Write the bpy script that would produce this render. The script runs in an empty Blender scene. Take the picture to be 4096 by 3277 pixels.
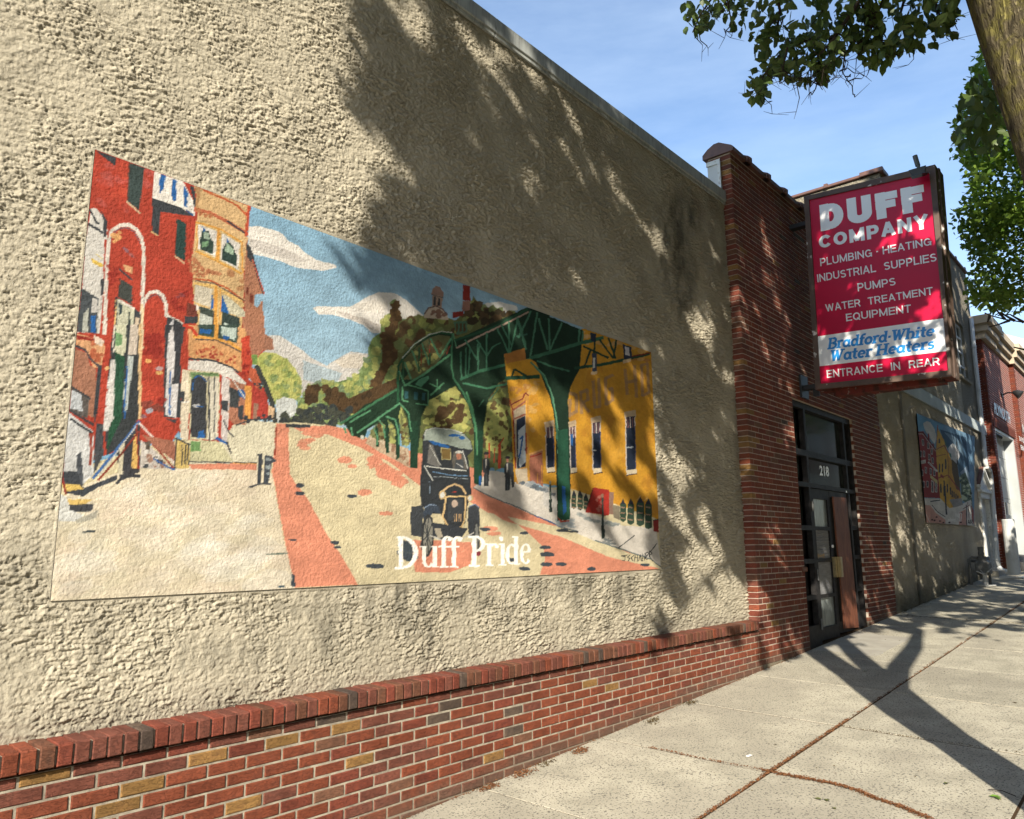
SKYS=.13; SUNS=4.8; EXPO=1.05; PAINTK=.80; NLEAF=400000
import bpy, math, random
import numpy as np
from mathutils import Vector, Matrix
random.seed(7); RNG=np.random.RandomState(11)
S=bpy.context.scene; COL=S.collection
# ------------------------------------------------------------------ camera
FPX=3088.37; YAW,PIT,ROLL=0.856628600,0.180341422,-0.00793630066; PW,PH=4096,3277
fw=np.array([math.sin(YAW)*math.cos(PIT),math.cos(YAW)*math.cos(PIT),math.sin(PIT)])
rt=np.cross(fw,[0,0,1.]);rt/=np.linalg.norm(rt);up=np.cross(rt,fw)
rt,up=rt*math.cos(ROLL)+up*math.sin(ROLL),-rt*math.sin(ROLL)+up*math.cos(ROLL)
cd=bpy.data.cameras.new('camera');cam=bpy.data.objects.new('camera',cd);COL.objects.link(cam)
cd.sensor_width=36;cd.lens=FPX/PW*36;cd.clip_start=.05;cd.clip_end=2000
cam.matrix_world=Matrix([[rt[0],up[0],-fw[0],0],[rt[1],up[1],-fw[1],0],[rt[2],up[2],-fw[2],0],[0,0,0,1]])
S.camera=cam
# ------------------------------------------------------------------ light
AZ,EL=math.radians(30),math.radians(31)                      # the way the sunlight travels: along the wall and into it
LD=np.array([math.cos(AZ)*math.cos(EL),math.sin(AZ)*math.cos(EL),-math.sin(EL)])
W=bpy.data.worlds.new('World');S.world=W;W.use_nodes=True
nt=W.node_tree;bg=nt.nodes['Background'];sk=nt.nodes.new('ShaderNodeTexSky');sk.sky_type='NISHITA';sk.sun_disc=False
sk.sun_elevation=EL;sk.sun_rotation=math.atan2(-LD[0],-LD[1]);sk.air_density=1.0;sk.dust_density=.5;sk.ozone_density=1.6
tc=nt.nodes.new('ShaderNodeTexCoord');mp_=nt.nodes.new('ShaderNodeMapping');mp_.inputs['Scale'].default_value=(1.6,1.6,7);mp_.inputs['Rotation'].default_value=(.25,.1,.4);nt.links.new(tc.outputs['Generated'],mp_.inputs[0])
nz_=nt.nodes.new('ShaderNodeTexNoise');nz_.inputs['Scale'].default_value=1.3;nz_.inputs['Detail'].default_value=7;nz_.inputs['Roughness'].default_value=.6;nt.links.new(mp_.outputs[0],nz_.inputs['Vector'])
mr_=nt.nodes.new('ShaderNodeMapRange');mr_.inputs['From Min'].default_value=.42;mr_.inputs['From Max'].default_value=.75;mr_.inputs['To Max'].default_value=.32;nt.links.new(nz_.outputs['Fac'],mr_.inputs['Value'])
mx_=nt.nodes.new('ShaderNodeMix');mx_.data_type='RGBA';nt.links.new(mr_.outputs[0],mx_.inputs[0]);nt.links.new(sk.outputs[0],mx_.inputs[6]);mx_.inputs[7].default_value=(3.6,4.4,5.4,1)
nt.links.new(mx_.outputs[2],bg.inputs[0]);bg.inputs[1].default_value=SKYS
sl=bpy.data.lights.new('sun','SUN');sl.energy=SUNS;sl.angle=math.radians(.5);sl.color=(1,.92,.785)
so=bpy.data.objects.new('sun',sl);COL.objects.link(so);so.rotation_euler=Vector(LD).to_track_quat('-Z','Y').to_euler()
S.view_settings.view_transform='Standard';S.view_settings.look='None';S.view_settings.exposure=EXPO;S.view_settings.gamma=1
S.view_settings.use_curve_mapping=False
S.render.resolution_x=1024;S.render.resolution_y=819
# ------------------------------------------------------------------ survey helpers: eye-level origin, x along the wall, y into it
def ray(q): return (q[0]-PW/2)/FPX*rt-(q[1]-PH/2)/FPX*up+fw
def onY(q,y): d=ray(q);return d*(y/d[1])
def onX(q,x): d=ray(q);return d*(x/d[0])
def atD(q,dist): d=ray(q);return d/np.linalg.norm(d)*dist
def project(P):
    P=np.asarray(P,float);z=P@fw;z=np.where(np.abs(z)<1e-6,1e-6,z)
    return PW/2+FPX*(P@rt)/z,PH/2-FPX*(P@up)/z,z
def G(x,y): 
    xx=min(max(x,-60),60);return -1.732+.0485*xx+.02*(max(y,-4)-3.75)
YS=3.87; YB=3.75; YF=3.77; CH=.0658; BW=.2066; LZ=-.8816      # stucco plane, brick face, far wall plane, course height, brick module, underside of ledge
# ------------------------------------------------------------------ object helpers
def tag(o,label=None,cat=None,group=None,kind=None):
    if label:o['label']=label
    if cat:o['category']=cat
    if group:o['group']=group
    if kind:o['kind']=kind
    return o
def empty(name,loc=(0,0,0),label=None,cat=None,group=None,kind=None):
    o=bpy.data.objects.new(name,None);COL.objects.link(o);o.location=loc;o.empty_display_size=.1
    return tag(o,label,cat,group,kind)
def link(o,parent=None):
    COL.objects.link(o)
    if parent is not None:
        o.parent=parent;p=parent;off=Vector((0,0,0))
        while p is not None: off+=p.location;p=p.parent
        o.location=o.location-off
    return o
class MB:
    def __init__(s): s.v=[];s.f=[];s.m=[]
    def face(s,pts,m=0):
        n=len(s.v);s.v+= [tuple(p) for p in pts];s.f.append(tuple(range(n,n+len(pts))));s.m.append(m);return s
    def add(s,v,f,m=0):
        n=len(s.v);s.v+=[tuple(p) for p in v];s.f+=[tuple(i+n for i in q) for q in f];s.m+=[m]*len(f);return s
    def box(s,a,b,m=0,bev=0):
        x0,y0,z0=a;x1,y1,z1=b
        if bev<=0:
            v=[(x0,y0,z0),(x1,y0,z0),(x1,y1,z0),(x0,y1,z0),(x0,y0,z1),(x1,y0,z1),(x1,y1,z1),(x0,y1,z1)]
            return s.add(v,[(0,3,2,1),(4,5,6,7),(0,1,5,4),(1,2,6,5),(2,3,7,6),(3,0,4,7)],m)
        e=bev;v=[]
        for z,k in ((z0,1),(z0+e,0),(z1-e,0),(z1,1)):
            q=e if k else 0
            # octagonal-free bevel: inset rings
            v+=[(x0+q,y0+q,z),(x1-q,y0+q,z),(x1-q,y1-q,z),(x0+q,y1-q,z)]
        f=[(3,2,1,0),(12,13,14,15)]
        for r in range(3):
            for i in range(4):
                j=(i+1)%4;f.append((r*4+i,r*4+j,r*4+4+j,r*4+4+i))
        return s.add(v,f,m)
    def hexa(s,p,m=0):   # 8 corners: bottom 4 (ccw), top 4
        return s.add(p,[(0,3,2,1),(4,5,6,7),(0,1,5,4),(1,2,6,5),(2,3,7,6),(3,0,4,7)],m)
    def tube(s,pts,rad,n=8,m=0,cap=True):
        pts=[Vector(p) for p in pts];rad=rad if hasattr(rad,'__len__') else [rad]*len(pts);base=len(s.v);u=None
        for i,p in enumerate(pts):
            t=(pts[min(i+1,len(pts)-1)]-pts[max(i-1,0)]).normalized()
            if u is None: u=t.orthogonal().normalized()
            else:
                u=(u-t*u.dot(t));u=u.normalized() if u.length>1e-6 else t.orthogonal().normalized()
            w=t.cross(u)
            for k in range(n):
                a=2*math.pi*k/n;s.v.append(tuple(p+(u*math.cos(a)+w*math.sin(a))*rad[i]))
        for i in range(len(pts)-1):
            for k in range(n):
                a=base+i*n+k;b=base+i*n+(k+1)%n;s.f.append((a,b,b+n,a+n));s.m.append(m)
        if cap:
            s.f.append(tuple(base+k for k in range(n))[::-1]);s.m.append(m)
            l=base+(len(pts)-1)*n;s.f.append(tuple(l+k for k in range(n)));s.m.append(m)
        return s
    def build(s,name,mats,parent=None,smooth=False,org=None):
        me=bpy.data.meshes.new(name);org=Vector(org) if org is not None else Vector((0,0,0))
        me.from_pydata([tuple(Vector(p)-org) for p in s.v],[],s.f);me.update()
        for m in (mats if isinstance(mats,(list,tuple)) else [mats]): me.materials.append(m)
        if len(me.materials)>1: me.polygons.foreach_set('material_index',s.m)
        if smooth: me.polygons.foreach_set('use_smooth',[True]*len(me.polygons))
        o=bpy.data.objects.new(name,me);o.location=org;return link(o,parent)
def grid_mesh(name,X,Y,Z,mat,parent=None,cols=None,smooth=True):
    h,w=X.shape;v=np.stack([X,Y,Z],-1).reshape(-1,3).astype(np.float32)
    i=(np.arange(h-1)[:,None]*w+np.arange(w-1)[None,:]).reshape(-1)
    f=np.stack([i,i+1,i+w+1,i+w],1).astype(np.int32);n=len(f)
    me=bpy.data.meshes.new(name);me.vertices.add(len(v));me.vertices.foreach_set('co',v.reshape(-1))
    me.loops.add(n*4);me.loops.foreach_set('vertex_index',f.reshape(-1));me.polygons.add(n)
    me.polygons.foreach_set('loop_start',np.arange(n,dtype=np.int32)*4)
    me.polygons.foreach_set('use_smooth',np.full(n,smooth))
    me.update(calc_edges=True);me.materials.append(mat)
    if cols is not None:
        a=me.color_attributes.new('paint','FLOAT_COLOR','POINT')
        c=np.ones((len(v),4),np.float32);c[:,:3]=cols.reshape(-1,3);a.data.foreach_set('color',c.reshape(-1))
    o=bpy.data.objects.new(name,me);return link(o,parent)
def fnoise(h,w,cell,octv=4,seed=0,asp=1.,pers=.55):   # fractal value noise, 0..1
    r=np.random.RandomState(seed);out=np.zeros((h,w));amp=1.;tot=0
    for o in range(octv):
        cy=max(cell/asp,1.);cx=max(cell,1.);gh=int(h/cy)+3;gw=int(w/cx)+3;g=r.rand(gh,gw)
        y=np.arange(h)/cy;x=np.arange(w)/cx;yi=y.astype(int);xi=x.astype(int);fy=(y-yi)[:,None];fx=(x-xi)[None,:]
        fy=fy*fy*(3-2*fy);fx=fx*fx*(3-2*fx)
        a=g[yi][:,xi];b=g[yi][:,xi+1];c=g[yi+1][:,xi];d=g[yi+1][:,xi+1]
        out+=amp*((a*(1-fx)+b*fx)*(1-fy)+(c*(1-fx)+d*fx)*fy);tot+=amp;amp*=pers;cell/=2
    return out/tot
# ------------------------------------------------------------------ materials
def srgb(c): 
    c=np.asarray(c,float);return np.where(c<=.04045,c/12.92,((c+.055)/1.055)**2.4)
def hexc(r,g,b): return tuple(srgb(np.array([r,g,b])/255.))+(1,)
def mat(name,base=(.5,.5,.5,1),rough=.8,metal=0,spec=.3,var=None,vscale=8,bump=None,bscale=60,bdet=6,stretch=(1,1,1),var2=None,v2scale=2,dirt=None,attr=None,thr=(.35,.65),rand=0,extra=None,trans=0,bdist=.004,speck=None):
    m=bpy.data.materials.new(name);m.use_nodes=True;t=m.node_tree;N=t.nodes;L=t.links;b=N['Principled BSDF']
    b.inputs['Roughness'].default_value=rough;b.inputs['Metallic'].default_value=metal;b.inputs['Specular IOR Level'].default_value=spec
    geo=N.new('ShaderNodeNewGeometry');mp=N.new('ShaderNodeMapping');mp.inputs['Scale'].default_value=stretch;L.new(geo.outputs['Position'],mp.inputs[0])
    def noise(sc,det=5,rg=.6,dis=0):
        n=N.new('ShaderNodeTexNoise');n.inputs['Scale'].default_value=sc;n.inputs['Detail'].default_value=det;n.inputs['Roughness'].default_value=rg;n.inputs['Distortion'].default_value=dis;L.new(mp.outputs[0],n.inputs['Vector']);return n.outputs['Fac']
    def rng(o,a,b_,c=0,d=1):
        r=N.new('ShaderNodeMapRange');r.inputs['From Min'].default_value=a;r.inputs['From Max'].default_value=b_;r.inputs['To Min'].default_value=c;r.inputs['To Max'].default_value=d;L.new(o,r.inputs['Value']);return r.outputs[0]
    def mix(fac,a,c,mode='MIX'):
        x=N.new('ShaderNodeMix');x.data_type='RGBA';x.blend_type=mode
        for val,idx in ((fac,0),(a,6),(c,7)):
            if hasattr(val,'is_output') or isinstance(val,bpy.types.NodeSocket): L.new(val,x.inputs[idx])
            else: x.inputs[idx].default_value=val
        return x.outputs[2]
    if attr:
        a=N.new('ShaderNodeAttribute');a.attribute_name=attr;col=a.outputs['Color']
        if base[0]!=1: col=mix(1.,col,base,'MULTIPLY')
    else:
        r=N.new('ShaderNodeRGB');r.outputs[0].default_value=base;col=r.outputs[0]
    if var: col=mix(rng(noise(vscale,6),*thr),col,var)
    if var2: col=mix(rng(noise(v2scale,3),.45,.62),col,var2)
    if speck: col=mix(rng(noise(speck[0],2,.5),speck[1],speck[1]+.05),col,speck[2])
    if rand:
        oi=N.new('ShaderNodeObjectInfo');hs=N.new('ShaderNodeHueSaturation');L.new(rng(oi.outputs['Random'],0,1,1-rand,1+rand),hs.inputs['Value']);L.new(col,hs.inputs['Color']);col=hs.outputs[0]
    if dirt:   # weathering that climbs from the pavement line: (reach, colour)
        sx=N.new('ShaderNodeSeparateXYZ');L.new(geo.outputs['Position'],sx.inputs[0])
        ma=N.new('ShaderNodeMath');ma.operation='MULTIPLY_ADD';L.new(sx.outputs[0],ma.inputs[0]);ma.inputs[1].default_value=-.0485;L.new(sx.outputs[2],ma.inputs[2])
        ad=N.new('ShaderNodeMath');ad.operation='ADD';L.new(ma.outputs[0],ad.inputs[0]);ad.inputs[1].default_value=1.732
        nz=N.new('ShaderNodeMath');nz.operation='MULTIPLY_ADD';L.new(noise(5,5),nz.inputs[0]);nz.inputs[1].default_value=-dirt[0]*1.2;L.new(ad.outputs[0],nz.inputs[2])
        col=mix(rng(nz.outputs[0],-dirt[0]*.5,dirt[0]*.5,dirt[2],0),col,dirt[1])
    L.new(col,b.inputs['Base Color'])
    if bump:
        bp=N.new('ShaderNodeBump');bp.inputs['Strength'].default_value=bump;bp.inputs['Distance'].default_value=bdist
        L.new(noise(bscale,bdet),bp.inputs['Height']);L.new(bp.outputs[0],b.inputs['Normal'])
    if trans: b.inputs['Transmission Weight'].default_value=trans
    if extra: extra(m,t,N,L,b,noise,rng,mix,col)
    return m
import numpy as np
# ---- mural paint canvas (numpy), in survey coordinates of the wall picture ----
class Canvas:
    def __init__(s,x0,y0,x1,y1,k):
        s.x0,s.y0,s.k=x0,y0,k; s.w=int((x1-x0)*k); s.h=int((y1-y0)*k)
        s.a=np.zeros((s.h,s.w,3),np.float32); s.rng=np.random.RandomState(5); s.T=(0,0,1.)
    def frame(s,x0,y0,z): s.T=(x0,y0,z)
    def tr(s,pts):
        p=np.array(pts,float).reshape(-1,2)
        return np.stack([((p[:,0]/s.T[2]+s.T[0])-s.x0)*s.k,((p[:,1]/s.T[2]+s.T[1])-s.y0)*s.k],1)
    def mask(s,p):
        x0=max(int(p[:,0].min()),0);x1=min(int(p[:,0].max())+2,s.w);y0=max(int(p[:,1].min()),0);y1=min(int(p[:,1].max())+2,s.h)
        if x1<=x0 or y1<=y0: return None
        X,Y=np.meshgrid(np.arange(x0,x1)+.5,np.arange(y0,y1)+.5);m=np.zeros(X.shape,bool)
        n=len(p);j=n-1
        for i in range(n):
            xi,yi=p[i];xj,yj=p[j]
            if yi!=yj:
                c=((yi>Y)!=(yj>Y))&(X<(xj-xi)*(Y-yi)/(yj-yi)+xi);m^=c
            j=i
        return x0,x1,y0,y1,m
    def put(s,r,col,al=1.):
        if r is None: return
        x0,x1,y0,y1,m=r;c=np.array(col,np.float32)
        v=s.a[y0:y1,x0:x1];v[m]=v[m]*(1-al)+c*al
    def P(s,pts,col,al=1.): s.put(s.mask(s.tr(pts)),col,al)
    def L(s,pts,w,col,al=1.):
        p=s.tr(pts);w=w*s.k/s.T[2]/2.
        for a,b in zip(p[:-1],p[1:]):
            d=b-a;l=np.hypot(*d)+1e-6;n=np.array([-d[1],d[0]])/l*w;e=d/l*w*.5
            s.put(s.mask(np.array([a-e+n,b+e+n,b+e-n,a-e-n])),col,al)
    def E(s,cx,cy,rx,ry,col,al=1.,jag=.12,n=18,rot=0.):
        t=np.linspace(0,2*np.pi,n,endpoint=False);r=1+s.rng.uniform(-jag,jag,n)
        x=rx*r*np.cos(t);y=ry*r*np.sin(t);c,q=np.cos(rot),np.sin(rot)
        s.P(np.stack([cx+x*c-y*q,cy+x*q+y*c],1),col,al)
    def dabs(s,pts,cols,n,r,al=1.,asp=1.,rot=0.):   # random dabs of paint inside an outline
        p=np.array(pts,float).reshape(-1,2)
        lo,hi=p.min(0),p.max(0);k=0;g=0
        while k<n and g<n*20:
            g+=1;q=lo+(hi-lo)*s.rng.rand(2);x,y=q;c=False;j=len(p)-1
            for i in range(len(p)):
                if (p[i][1]>y)!=(p[j][1]>y) and x<(p[j][0]-p[i][0])*(y-p[i][1])/(p[j][1]-p[i][1])+p[i][0]: c=not c
                j=i
            if not c: continue
            k+=1;rr=r*s.rng.uniform(.5,1.3)
            s.E(x,y,rr*asp,rr,cols[s.rng.randint(len(cols))],al,.3,9,rot+s.rng.uniform(-.2,.2))
def paint_mural():
    c=Canvas(190,590,2660,2420,.75);P,L,E,D,F=c.P,c.L,c.E,c.dabs,c.frame
    RED=(176,62,45);DR=(146,44,36);CH=(60,64,68);TD=(46,72,68);WH=(214,208,198);CR=(208,190,152);TAN=(208,168,112);OR=(220,152,62)
    TE=(168,104,76);BL=(36,92,160);SKY=(116,164,196);CL=(222,216,206);LG=(176,178,96);GR=(112,134,76);BR=(88,66,42);DG=(30,50,38);MG=(42,92,62);GG=(84,146,104)
    YE=(206,146,36);SA=(216,134,104);RO=(206,192,152);SW=(206,198,186);NV=(42,52,72);GY=(150,162,150)
    F(0,0,1)
    P([(180,580),(2700,580),(2700,2430),(180,2430)],SKY)
    c.a[...]=np.array(SKY,np.float32)
    yy=np.linspace(0,1,c.h)[:,None,None];c.a+= (yy*np.array([60,30,8]))*(yy<.62)*1.
    # ---- sky clouds (zoom 3)
    F(900,800,1.9167)
    P([(180,205),(240,200),(380,230),(440,260),(480,310),(560,350),(610,400),(700,460),(850,500),(855,520),(760,545),(640,530),(540,520),(430,470),(330,440),(180,410)],CL)
    P([(180,290),(330,330),(520,400),(640,470),(560,480),(380,430),(200,370)],(188,180,172),.7)
    P([(670,830),(720,815),(860,820),(960,820),(1080,750),(1180,705),(1300,715),(1380,760),(1480,850),(1540,900),(1500,960),(1300,960),(1200,1020),(1130,1020),(1060,960),(960,920),(820,880),(720,880)],CL)
    P([(860,850),(1050,900),(1190,960),(1180,1020),(1040,950),(900,890)],(186,176,166),.7)
    P([(1000,800),(1160,760),(1260,800),(1200,880),(1040,840)],(222,214,200),.7)
    P([(300,1040),(420,1040),(500,1090),(600,1160),(660,1210),(780,1270),(860,1220),(960,1160),(1100,1180),(1060,1300),(960,1380),(820,1420),(700,1440),(600,1500),(540,1500),(420,1420),(300,1300)],(196,192,186))
    P([(600,1230),(780,1290),(900,1330),(860,1400),(700,1400),(600,1380)],(160,180,190),.8)
    P([(840,1240),(960,1180),(1080,1190),(1040,1290),(900,1290)],(212,200,182),.8)
    F(1300,1100,1.9167)
    P([(1180,250),(1240,215),(1340,205),(1470,240),(1480,270),(1300,300)],CL,.9)
    # ---- trees behind (zoom 3)
    F(900,800,1.9167)
    t1=[(250,1170),(310,1165),(400,1180),(480,1230),(540,1290),(590,1390),(585,1500),(540,1540),(440,1520),(380,1560),(300,1480),(240,1280)]
    P(t1,LG);D(t1,[GR,(150,160,80),(190,188,100),(128,146,92)],90,22,.8)
    P([(390,1540),(450,1510),(540,1530),(560,1600),(540,1680),(400,1700)],(196,200,196))
    tr=[(1275,775),(1310,760),(1320,830),(1345,880),(1350,940),(1420,900),(1500,905),(1560,900),(1640,900),(1725,930),(1725,1725),(450,1725),(480,1690),(540,1640),(560,1560),(640,1440),(720,1400),(860,1400),(960,1370),(1040,1320),(1060,1240),(1100,1200),(1100,1130),(1130,1060),(1190,1020),(1200,940),(1240,880),(1280,860)]
    P(tr,GR);D(tr,[LG,(150,156,84),(128,150,92),(110,130,96)],420,26,.85)
    br=[(1285,790),(1320,780),(1345,900),(1420,1040),(1330,1200),(1250,1300),(1200,1420),(1100,1440),(1160,1340),(1200,1260),(1210,1130),(1200,1050),(1260,960)]
    P(br,BR);D(br,[BR,(104,78,48)],60,22)
    for q in ([(640,1440),(720,1410),(720,1500),(640,1560),(610,1520)],[(760,1440),(860,1460),(940,1520),(900,1600),(800,1560)],[(860,1560),(1000,1500),(1180,1420),(1330,1360),(1400,1450),(1200,1560),(1000,1640),(840,1640)]): P(q,BR);D(q,[BR,(70,54,36)],30,26)
    D([(450,1660),(620,1600),(760,1580),(960,1600),(960,1725),(420,1725)],[(70,74,64),(56,62,62)],90,26)
    # right hand tree mass (zoom 4)
    F(1300,1100,1.9167)
    tr2=[(560,360),(650,330),(720,300),(780,330),(940,330),(1000,350),(1100,260),(1140,160),(1180,240),(1260,250),(1380,300),(1450,280),(1450,1480),(700,1480),(560,900),(560,650)]
    P(tr2,(100,104,60));D(tr2,[BR,(98,110,60),(140,148,76),(120,134,80),(84,64,42)],330,34,.9)
    D([(1100,200),(1180,230),(1380,300),(1300,360),(1080,370)],[(60,52,36),(84,66,44)],40,26)
    D([(820,880),(980,840),(1100,980),(1090,1170),(960,1200),(760,1120)],[LG,(150,156,84),(190,186,100)],90,30,.9)
    D([(860,1030),(1040,900),(1080,1080),(980,1160),(880,1240)],[BR],34,26,.9)
    P([(1230,1000),(1300,970),(1380,1040),(1410,1180),(1390,1330),(1330,1370),(1240,1340),(1215,1180)],LG);D([(1230,1000),(1300,970),(1380,1040),(1410,1180),(1390,1330),(1330,1370),(1240,1340),(1215,1180)],[(150,160,86),(190,190,104),BR],60,18,.8)
    L([(1340,1300),(1335,1480)],22,(186,70,44));L([(1370,1250),(1340,1300)],10,(186,70,44));L([(1258,1290),(1262,1400)],12,(186,70,44));L([(1300,1330),(1296,1440)],8,(186,70,44))
    # dome and red building
    P([(760,330),(765,280),(800,245),(850,230),(900,255),(940,300),(948,345)],(186,168,146));D([(770,300),(850,250),(920,290),(930,330),(790,330)],[(130,96,80)],10,16)
    P([(826,150),(905,150),(895,255),(820,240)],(170,140,118));P([(832,165),(850,165),(850,235),(832,235)],CH);P([(866,178),(882,180),(880,240),(862,238)],CH)
    P([(812,150),(826,105),(850,82),(880,92),(905,130),(905,170),(870,155)],(150,118,104));L([(815,150),(905,175)],5,CH)
    L([(765,300),(790,255),(850,240),(905,265),(940,310)],8,(96,72,72))
    P([(1056,75),(1112,85),(1112,200),(1056,195)],(140,44,36));P([(1058,200),(1115,200),(1110,270),(1050,280)],(150,104,88));P([(978,285),(1060,275),(1060,310),(978,335)],(132,46,38))
    # ---- road and ground
    F(0,0,1)
    P([(1250,1700),(1480,1760),(1700,1900),(1900,2000),(2100,1950),(2720,1950),(2720,2500),(1250,2500)],RO);P([(1480,1760),(2000,1900),(2100,2000),(2400,2150),(2640,2275),(2250,2180),(1950,2060),(1700,1900)],SA)
    P([(150,2180),(240,1900),(560,1790),(720,1760),(980,1700),(1045,1690),(1100,1692),(1190,1690),(1300,1700),(1420,1720),(1700,1900),(1950,2050),(2300,2120),(2720,2300),(2720,2500),(150,2500)],RO)
    P([(150,2130),(280,1960),(500,1880),(760,1850),(1040,1860),(1090,1900),(1130,2140),(1180,2345),(1160,2500),(150,2500)],(212,198,170))
    P([(740,1870),(900,1690),(990,1680),(1100,1690),(1100,1840),(1030,1870)],(204,196,168))
    F(200,1300,1.5)
    D([(100,1180),(500,900),(1200,900),(1380,1300),(1440,1560),(60,1640)],[(218,206,184),(206,192,160),(214,196,172),(200,190,160),(216,210,194)],170,60,.35,2.2,-.2)
    P([(1358,590),(1435,595),(1430,680),(1440,900),(1480,960),(1540,1030),(1620,1180),(1650,1240),(1760,1400),(1850,1560),(1470,1575),(1440,1440),(1410,1300),(1375,1120),(1350,960),(1330,880),(1352,700)],SA)
    P([(830,835),(1240,830),(1240,870),(850,865)],SA);L([(830,818),(1050,826),(1240,830)],9,CH);L([(1100,830),(1240,834)],6,(206,150,84))
    L([(1358,620),(1350,780)],10,(150,60,44));P([(1440,600),(1700,610),(1800,640),(1700,660),(1500,640)],SA)
    L([(1420,605),(1560,608)],20,CH)
    for q in ((1530,700,40,18),(1530,738,34,14)): E(*q,SA,.8)
    F(0,0,1)
    # right kerb-side brick strip
    P([(1300,1700),(1400,1720),(1480,1760),(1700,1900),(1950,2035),(2010,2080),(2250,2150),(2440,2230),(2640,2275),(2640,2300),(2160,2300),(2180,2240),(2175,2190),(2100,2120),(2020,2060),(1900,2010),(1700,1960),(1560,1850),(1440,1790),(1290,1730)],SA)
    D([(1440,1800),(1620,1900),(1600,1950),(1480,1860)],[SA],18,16,.9,1.8)
    for q in ((1265,1740,26,12),(1380,1840,30,14),(1410,1865,20,8),(1460,1970,30,12),(1545,2055,30,9),(1210,1780,22,10),(1240,1760,20,8),(1960,2115,34,10),(1975,2135,30,8),(1230,1735,22,8)): E(*q,SA,.9)
    P([(1640,2160),(1900,2170),(1880,2260),(1800,2290),(1660,2290)],SA)
    for q in ((1200,1945,18,7),(1200,1975,20,7),(1340,2170,18,8),(1350,2190,16,6),(1410,1985,22,7),(1940,2118,22,7),(2097,2133,18,6),(2182,2190,24,8),(2190,2218,30,10),(2185,2258,26,9),(2245,2258,24,8),(2250,2122,26,7),(2365,2276,16,8),(2580,2260,18,6),(1170,2160,16,4),(1630,2170,24,8),(1640,2230,34,14),(2100,2275,22,8),(1500,2265,40,10),(2050,2240,24,9)): E(*q,(64,72,80))
    # sidewalk right (zoom 6)
    F(1500,1650,1.7248)
    P([(680,520),(780,400),(940,420),(1060,480),(1240,570),(1500,700),(1700,780),(1940,800),(1975,1070),(1900,1010),(1680,935),(1500,880),(1300,790),(1090,710),(980,660),(760,570)],SW)
    L([(680,520),(780,575),(1000,660),(1100,710),(1300,795),(1400,822)],8,(96,110,110));L([(1520,885),(1690,940),(1900,1010),(1975,1065)],8,(96,110,110))
    L([(1100,712),(1200,750),(1290,795)],7,(30,70,130));L([(1270,815),(1400,825)],12,CH);L([(1680,935),(1790,850)],6,CH);L([(1860,1010),(1945,905)],5,CH)
    P([(1160,500),(1260,540),(1360,760),(1300,740),(1160,640)],(196,192,186),.8)
    D([(1380,680),(1500,740),(1700,770),(1640,780),(1460,740)],[(130,138,136),(160,164,160)],50,9,.8,2)
    D([(1560,860),(1680,900),(1660,920),(1560,890)],[(120,126,126)],12,9,.8,2)
    D([(1200,740),(1360,740),(1380,790),(1290,790)],[(150,160,164)],20,11,.7,2)
    # ---- viaduct (zoom 4)
    F(1300,1100,1.9167)
    P([(150,1140),(300,1000),(560,880),(600,640),(700,540),(780,470),(880,430),(975,440),(985,500),(1040,480),(1550,250),(1725,300),(1725,620),(1330,830),(1250,960),(1215,1180),(1200,1560),(1140,1560),(1145,1200),(1100,1000),(1000,850),(960,870),(800,960),(740,1090),(715,1330),(710,1480),(650,1480),(655,1300),(630,1100),(585,1000),(560,1100),(575,1330),(570,1420),(540,1420),(530,1180),(480,1100),(500,1230),(485,1370),(460,1370),(455,1200),(400,1140),(330,1180),(300,1260),(200,1230)],(34,58,42))
    P([(600,800),(640,760),(600,700),(600,650),(700,550),(800,480),(880,460),(960,470),(940,570),(850,690),(700,800)],(96,98,62));D([(620,700),(700,570),(900,480),(940,560),(700,780)],[BR,LG,(128,138,80)],50,22,.8)
    for q in ([(400,1150),(440,1130),(470,1180),(462,1300),(400,1320),(340,1230),(350,1190)],[(500,1120),(530,1160),(540,1300),(500,1340),(490,1230)],[(580,1060),(625,1120),(650,1300),(590,1310),(576,1200)]): P(q,(120,124,76));D(q,[LG,BR],16,14,.8)
    P([(330,1240),(400,1260),(640,1330),(650,1480),(560,1430),(400,1350),(310,1290)],(186,160,130));D([(330,1240),(640,1330),(640,1450)],[(150,110,84),(206,190,160)],30,14,.8)
    for q in ([(540,1110),(570,1100),(575,1400),(545,1420)],[(455,1180),(480,1160),(492,1360),(468,1370)],[(650,1120),(715,1120),(708,1480),(655,1480)],[(385,1150),(410,1180),(412,1320),(392,1320)]): P(q,(34,66,48))
    # light green members
    def g(pts,w=14,col=GG): L(pts,w,col)
    g([(120,1140),(560,870)],18,(62,116,80));g([(190,1130),(350,1040)],14);g([(250,1210),(420,1090),(570,985)],16);g([(560,980),(560,700),(620,600),(700,520),(800,460),(880,440),(975,450)],16,MG)
    g([(590,640),(680,535),(790,462),(890,432),(975,440)],7,(196,196,184))
    g([(610,850),(760,760),(960,610)],16);g([(630,840),(700,860),(790,890),(790,1000)],10);g([(570,980),(640,1060),(660,1200)],12);g([(595,860),(595,960),(640,975)],10);g([(700,985),(780,1000)],10)
    g([(800,830),(880,870)],8);g([(858,800),(858,860)],8);g([(810,920),(910,830)],14)
    for a,b in (((665,580),(720,720)),((745,530),(800,690)),((810,490),(880,630)),((880,630),(965,490)),((610,670),(660,800)),((570,740),(610,840))): g([a,b],13)
    for a,b in (((720,560),(720,740)),((800,510),(805,690)),((600,660),(600,800))): L([a,b],10,(50,96,64));
    L([(808,500),(800,600)],5,(160,60,44));L([(742,540),(738,700)],5,(160,60,44));L([(960,540),(930,610)],6,(160,60,44))
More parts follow.
